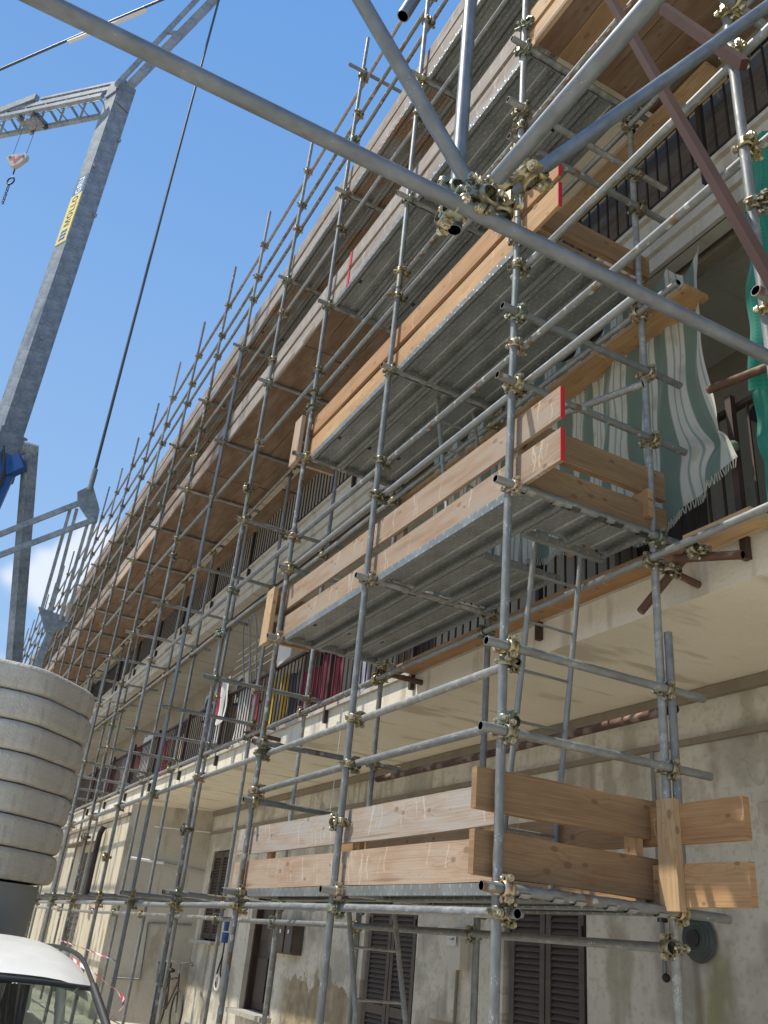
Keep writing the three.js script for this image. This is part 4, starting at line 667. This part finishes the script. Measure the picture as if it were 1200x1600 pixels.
{ // green mesh at the right
  const map = tex(256, 256, (u, v) => { const w = 0.5 + 0.5 * Math.max(Math.sin(u * 402), Math.sin(v * 402)), n = fbm(u * 8, v * 8, 4, 8, 8); return mixc([14, 110, 90], [46, 164, 138], clamp(w * 0.55 + n * 0.5)); });
  const mat = new THREE.MeshPhysicalMaterial({ map, roughness: 0.9, transmission: 0.4, thickness: 0, side: THREE.DoubleSide });
  const fold = (u, v) => 0.035 * Math.sin(u * 31 + v * 2.5) + 0.018 * Math.sin(u * 67 + 2 + v * 5) + 0.012 * Math.sin(v * 23 + u * 9);
  const o = thing('green_net', 'green debris net hanging behind the right-hand post', 'net', [1.2, 6.7, -1.27]);
  add(o, 'netting', sheet(90, 60, (u, v) => { const y = 6.72 - 1.9 * v; return [0.60 + (y - 3.8) * 0.095 + u * 1.9 + 0.012 * Math.sin(v * 17), y, -1.27 + fold(u, v)]; }), mat);
  for (let i = 0; i < 4; i++) rod(o, 'tie', [1.0 + i * 0.4, 6.70, -1.27], [1.0 + i * 0.4, 6.82, -1.3], M.iron, 0.004, 5);
  solo('green_net', 'lower fold of green net draped over the brown railing', 'net', sheet(60, 40, (u, v) => [0.61 + u * 1.1 + 0.03 * v + 0.01 * Math.sin(v * 14), 4.90 - 1.06 * v + 0.03 * Math.sin(u * 12), -1.385 + 0.6 * fold(u, v)]), mat, [0, 0, 0]);
}
function laundry(name, label, cat, x0, x1, y0, y1, color, z = ZF - 0.11) { solo(name, label, cat, sheet(24, 14, (u, v) => [x0 + (x1 - x0) * (u + 0.03 * Math.sin(v * 4)), y1 - (y1 - y0) * v - 0.03 * Math.sin(u * 9) * v, z + 0.03 * Math.sin(u * (x1 - x0) * 22 + 1) + 0.012 * Math.sin(v * 7)]), cloth(color), [0, 0, 0], 'washing on the first balcony'); }
laundry('red_blanket', 'dark red blanket hanging inside the first balcony railing, left half', 'blanket', -6.75, -6.22, 4.10, 4.72, '#8e1c38');
laundry('red_blanket', 'dark red blanket hanging inside the first balcony railing, right half', 'blanket', -6.12, -5.62, 4.08, 4.80, '#8a1c38');
laundry('yellow_cloth', 'yellow cloth on the balcony railing left of the red blankets', 'cloth', -8.05, -7.78, 4.12, 4.92, '#e0c040');
laundry('yellow_cloth', 'narrow yellow cloth between posts near the red blankets', 'cloth', -7.52, -7.30, 4.12, 4.85, '#b89a3c');
laundry('grey_towel', 'dark grey towel beside the red blankets', 'towel', -7.2, -6.85, 4.12, 4.8, '#3c3f46');
laundry('patterned_cloth', 'white and blue garment hung at the right of the red blankets', 'garment', -5.2, -4.85, 4.10, 4.65, '#c7cbd8');
laundry('white_shirt', 'white shirt hanging on the balcony above the far corner', 'shirt', -15.4, -14.95, 4.35, 5.15, '#e3e1da');
laundry('pink_garment', 'pink garment next to the white shirt', 'garment', -15.75, -15.45, 4.55, 5.0, '#c04a58');
laundry('white_sheet', 'white sheet on the balcony left of the yellow cloth', 'sheet', -9.3, -8.75, 4.12, 4.98, '#efece4');
laundry('red_garment', 'red garment beside the white sheet', 'garment', -8.65, -8.4, 4.15, 5.0, '#c44a5c');
laundry('cream_cloth', 'cream cloth on the far balcony railing', 'cloth', -12.6, -12.1, 4.1, 4.75, '#cdbd9a');
laundry('blue_towel', 'blue towel on the balcony between cream cloth and white sheet', 'towel', -10.9, -10.5, 4.15, 4.85, '#5d6f94');
laundry('white_vest', 'white vest next to the blue towel on the balcony', 'vest', -10.35, -10.05, 4.3, 4.95, '#dedbd2');
laundry('red_cloth', 'red cloth on the far balcony railing beyond the cream cloth', 'cloth', -13.5, -13.15, 4.12, 4.8, '#9a3040');
laundry('dark_trousers', 'dark trousers hanging left of the pink garment', 'trousers', -16.3, -15.95, 4.15, 5.0, '#2e3138');
laundry('white_towel', 'white towel on the balcony left of the dark trousers', 'towel', -17.2, -16.7, 4.2, 4.95, '#dcd8d0');
laundry('maroon_cloth', 'maroon cloth at the far left of the washing', 'cloth', -18.4, -17.8, 4.12, 4.8, '#6e2430');
laundry('white_shirt', 'white shirt pegged above the railing near the drying rack', 'shirt', -9.75, -9.4, 4.5, 5.2, '#efede6', ZF + 0.06);
laundry('red_shirt', 'red shirt pegged above the railing left of the drying rack', 'shirt', -10.0, -9.8, 4.6, 5.15, '#b8404e', ZF + 0.06);
solo('paper_notice', 'white sheet with faint print clipped above the balcony railing', 'notice', sheet(8, 6, (u, v) => [-7.70 + u * 0.55, 5.28 - 0.36 * v + 0.10 * u, ZF - 0.02 + 0.02 * Math.sin(u * 3)]), std({ color: '#d4cfc8', roughness: 0.9, side: THREE.DoubleSide }), [0, 0, 0]);
// wire drying rack fixed above the railing
{
  const o = thing('drying_rack', 'wire drying rack folded above the balcony railing', 'rack', [-8.6, 5.1, -1.5]);
  for (let i = 0; i < 5; i++) rod(o, 'wire', [-9.9 + i * 0.05, 5.18 + i * 0.12, ZF - 0.08], [-7.4 + i * 0.05, 5.16 + i * 0.12, ZF - 0.02], M.white, 0.006, 5);
  for (const x of [-9.0, -8.7]) add(o, 'frame_loop', curveTube([[x, 4.9, ZF - 0.05], [x - 0.1, 5.9, ZF + 0.1], [x + 0.05, 6.02, ZF + 0.12], [x + 0.16, 5.9, ZF + 0.1], [x + 0.2, 4.9, ZF - 0.05]], 0.011, 24, 6), M.tube[0]);
  for (let i = 0; i < 3; i++) add(o, 'clothes_peg', box(0.04, 0.09, 0.03), std({ color: '#c8bf9a', roughness: 0.8 }), [-8.8 + i * 0.15, 5.34, ZF - 0.03]);
}
for (const [x, y, l, c] of [[-12.7, 5.95, 'cream air conditioner box on the balcony wall', '#c9c3ae'], [-14.8, 5.95, 'pale blue air conditioner box farther along the balcony wall', '#b7bfc6']]) {
  const o = thing('air_conditioner', l, 'air conditioner', [x, y - 0.3, -2.75]); const m = std({ color: c, roughness: 0.5 }); add(o, 'case', box(0.8, 0.55, 0.3), m, [x, y, -2.78]); const gr = add(o, 'fan_grille', new THREE.CylinderGeometry(0.2, 0.2, 0.02, 24), M.dark, [x - 0.1, y, -2.62], [Math.PI / 2, 0, 0]); for (const s of [-0.3, 0.3]) add(o, 'bracket', box(0.04, 0.04, 0.36), M.iron, [x + s, y - 0.30, -2.77]);
}
add(bld, 'vent_hole', new THREE.CylinderGeometry(0.09, 0.09, 0.03, 20), M.dark, [-0.55, 6.0, ZW + 0.012], [Math.PI / 2, 0, 0]);

// ---------------------------------------------------------------- fittings on the ground-floor wall
for (let i = 0; i < 3; i++) { const x = -9.72 + i * 0.30; const o = thing('meter_box', ['leftmost', 'middle', 'rightmost'][i] + ' dark meter box beside the raised entrance', 'meter box', [x, 1.40, ZW + 0.08], 'meter boxes'); add(o, 'case', box(0.27, 0.44, 0.15), M.shutter, [x, 1.63, ZW + 0.078]); add(o, 'lid', box(0.24, 0.36, 0.02), M.shutter, [x, 1.61, ZW + 0.165]); if (i) add(o, 'sticker', box(0.05, 0.05, 0.004), M.white, [x - 0.02, 1.70, ZW + 0.178]); }
{
  const o = thing('mail_box', 'small pale wall box with number plate beside the shuttered door', 'wall box', [-4.85, 1.47, ZW + 0.05]); const m = std({ color: '#c9c2b2', roughness: 0.6 });
  add(o, 'case', box(0.21, 0.36, 0.10), m, [-4.84, 1.66, ZW + 0.052]); add(o, 'lid', box(0.23, 0.025, 0.14), m, [-4.84, 1.855, ZW + 0.062], [0.25, 0, 0]);
  const cv = document.createElement('canvas'); cv.width = 128; cv.height = 96; const c = cv.getContext('2d'); c.fillStyle = '#d6d2c6'; c.fillRect(0, 0, 128, 96); c.fillStyle = '#33342f'; for (const [a, b, w, h] of [[34, 34, 5, 22], [54, 40, 14, 16], [74, 36, 16, 18], [94, 32, 14, 22], [84, 66, 10, 6]]) c.fillRect(a, b, w, h); const t = new THREE.CanvasTexture(cv); t.colorSpace = THREE.SRGBColorSpace;
  add(o, 'plate', new THREE.BoxGeometry(0.17, 0.12, 0.01), std({ map: t, roughness: 0.6 }), [-4.87, 1.755, ZW + 0.125]);
  rod(o, 'conduit', [-4.88, 1.48, ZW + 0.03], [-4.92, 0.02, ZW + 0.03], M.moulding, 0.018, 8);
}
{ const o = thing('wall_flue', 'round dark green ribbed flue cover on the wall at lower right', 'flue cover', [-1.60, 1.88, ZW]); const pr = []; for (let i = 0; i <= 24; i++) { const r = 0.165 * i / 24; pr.push(new THREE.Vector2(Math.max(0.001, r), 0.075 * Math.sqrt(Math.max(0, 1 - Math.pow(r / 0.17, 2))) + 0.006 * Math.cos(i * 1.6))); } add(o, 'disc', new THREE.LatheGeometry(pr, 30), std({ color: new THREE.Color(0.055, 0.065, 0.058), roughness: 0.5, side: THREE.DoubleSide }), [-1.60, 1.88, ZW + 0.005], [Math.PI / 2, 0, 0]); add(o, 'collar', new THREE.CylinderGeometry(0.06, 0.06, 0.03, 16), M.iron, [-1.60, 1.88, ZW + 0.08], [Math.PI / 2, 0, 0]); }
{ const o = thing('wall_pipe', 'thin grey pipe on the wall ending in an elbow behind the inner post', 'pipe', [-1.92, 1.6, ZW]); rod(o, 'pipe', [-1.95, 1.62, ZW + 0.04], [-1.98, 3.3, ZW + 0.04], M.tube[1], 0.018, 8); add(o, 'elbow', new THREE.SphereGeometry(0.032, 10, 8), M.iron, [-1.93, 1.60, ZW + 0.05]); for (const y of [2.0, 2.8]) add(o, 'clip', box(0.06, 0.03, 0.05), M.iron, [-1.96, y, ZW + 0.03]); }
{ const o = thing('wall_pipe', 'white and grey pipes along the shaded side wall of the far block', 'pipe', [-14.4, 1.2, -2]); const X = (z) => -14.1 - (z + 2.95) * -0.5 * -1 + 0.04; const W = (z) => -14.1 - 0.5 * (z + 2.95) + 0.05;
  const run = (n, pts, r, m) => pts.slice(1).forEach((p, i) => rod(o, n, [W(pts[i][1]), pts[i][0], pts[i][1]], [W(p[1]), p[0], p[1]], m, r, 8));
  run('white_pipe', [[2.74, -1.55], [2.70, -2.2]], 0.03, M.white); run('grey_pipe', [[2.70, -2.2], [2.62, -2.9]], 0.022, M.concrete); run('grey_pipe', [[1.68, -2.85], [1.64, -2.12], [0.7, -2.16], [0.68, -1.7]], 0.018, M.tube[1]); run('white_pipe', [[3.35, -1.9], [3.34, -2.9]], 0.012, M.white); }
{ const o = thing('cable_coil', 'blue plug and coiled black cable hanging on the wall near the bicycle', 'cable', [-12.1, 1, -2.85]); add(o, 'plug', merge([moved(new THREE.CylinderGeometry(0.05, 0.045, 0.2, 10), 0, 0.11, 0), moved(new THREE.CylinderGeometry(0.06, 0.06, 0.16, 10), 0.01, -0.09, 0)]), std({ color: '#2c4f86', roughness: 0.5 }), [-12.1, 1.62, -2.86]); add(o, 'cable', curveTube([[-12.1, 1.45, -2.87], [-12.08, 1.25, -2.86], [-12.16, 1.05, -2.85], [-12.2, 0.85, -2.85], [-12.1, 0.76, -2.85], [-12.0, 0.86, -2.86], [-12.06, 1.05, -2.86], [-12.1, 1.25, -2.87]], 0.014, 40, 6), M.rubber); add(o, 'coil', new THREE.TorusGeometry(0.11, 0.022, 6, 20), M.white, [-12.1, 0.86, -2.85]); }
// bicycle leaning in the corner
{
  const o = thing('bicycle', 'old red-brown bicycle leaning in the shaded corner', 'bicycle', [-13.3, 0, -2.45]); const z = -2.45, R = std({ color: '#3e2421', roughness: 0.5 });
  for (const x of [-13.85, -12.8]) { add(o, 'wheel', new THREE.TorusGeometry(0.32, 0.018, 8, 28), M.rubber, [x, 0.34, z]); const sp = []; for (let i = 0; i < 9; i++) sp.push(moved(new THREE.CylinderGeometry(0.0025, 0.0025, 0.62, 4), 0, 0, 0, 0, 0, i * Math.PI / 9)); add(o, 'spokes', merge(sp), M.tube[0], [x, 0.34, z]); }
  for (const [a, b] of [[[-13.85, 0.34], [-13.42, 0.34]], [[-13.42, 0.34], [-13.55, 0.85]], [[-13.85, 0.34], [-13.53, 0.78]], [[-13.42, 0.34], [-12.98, 0.78]], [[-13.53, 0.78], [-13.0, 0.84]], [[-13.0, 0.9], [-12.8, 0.34]]]) rod(o, 'frame_tube', [a[0], a[1], z], [b[0], b[1], z], R, 0.016, 8);
  rod(o, 'stem', [-13.0, 0.9, z], [-13.03, 1.05, z], M.tube[0], 0.014, 8); add(o, 'handlebar', curveTube([[-13.2, 1.04, z - 0.28], [-13.05, 1.08, z - 0.2], [-13.0, 1.06, z], [-13.05, 1.08, z + 0.2], [-13.2, 1.04, z + 0.28]], 0.013, 20, 6), M.tube[0]); for (const s of [-1, 1]) rod(o, 'grip', [-13.2, 1.04, z + s * 0.28], [-13.32, 1.03, z + s * 0.30], M.rubber, 0.018, 8);
  add(o, 'saddle', merge([moved(new THREE.SphereGeometry(0.09, 10, 6).scale(1.5, 0.45, 0.9), 0, 0, 0)]), M.rubber, [-13.56, 0.92, z]); add(o, 'bag', box(0.3, 0.34, 0.16), M.seat, [-13.9, 0.86, z + 0.02]);
}
// red and white barrier tape slung between the posts
{
  const map = tex(64, 16, (u, v) => (((u * 2 + v * 0.4) % 1) < 0.5 ? [196, 48, 44] : [226, 222, 214])); map.repeat.set(3.5, 1);
  const f = (pts, W = 0.036) => { const c = new THREE.CatmullRomCurve3(pts.map((p) => V(...p))); const g = sheet(60, 2, (u, v) => { const p = c.getPoint(u), tw = Math.sin(u * 9) * 0.9; return [p.x + (v - 0.5) * W * Math.sin(tw) * 0.4, p.y - (v - 0.5) * W * Math.cos(tw), p.z + (v - 0.5) * W * Math.sin(tw)]; }); return g; };
  solo('barrier_tape', 'red and white barrier tape slung between the far posts above the car', 'tape', merge([f([[-10.9, 1.30, 0.05], [-10.0, 1.285, 0.05], [-8.6, 1.26, 0.05], [-7.2, 1.22, 0.026]], 0.016), f([[-9.6, 1.12, 0.05], [-8.74, 1.076, 0.05], [-7.36, 1.0, 0.05], [-6.5, 0.914, 0.04], [-6.40, 0.85, 0.03]]), f([[-6.42, 0.86, 0.03], [-6.82, 0.70, 0.05], [-7.6, 0.55, 0.06], [-9.0, 0.42, 0.05]])]), std({ map, roughness: 0.6, side: THREE.DoubleSide }), [0, 0, 0]);
}
add(bld, 'cord', rodGeo([-5.15, 4.1, ZF + 0.02], [-5.2, 2.6, ZF + 0.02]), M.white);
function rodGeo(a, b) { return curveTube([a, [(a[0] + b[0]) / 2 + 0.02, (a[1] + b[1]) / 2, (a[2] + b[2]) / 2], b], 0.004, 8, 5); }

renderer.render(scene, camera);
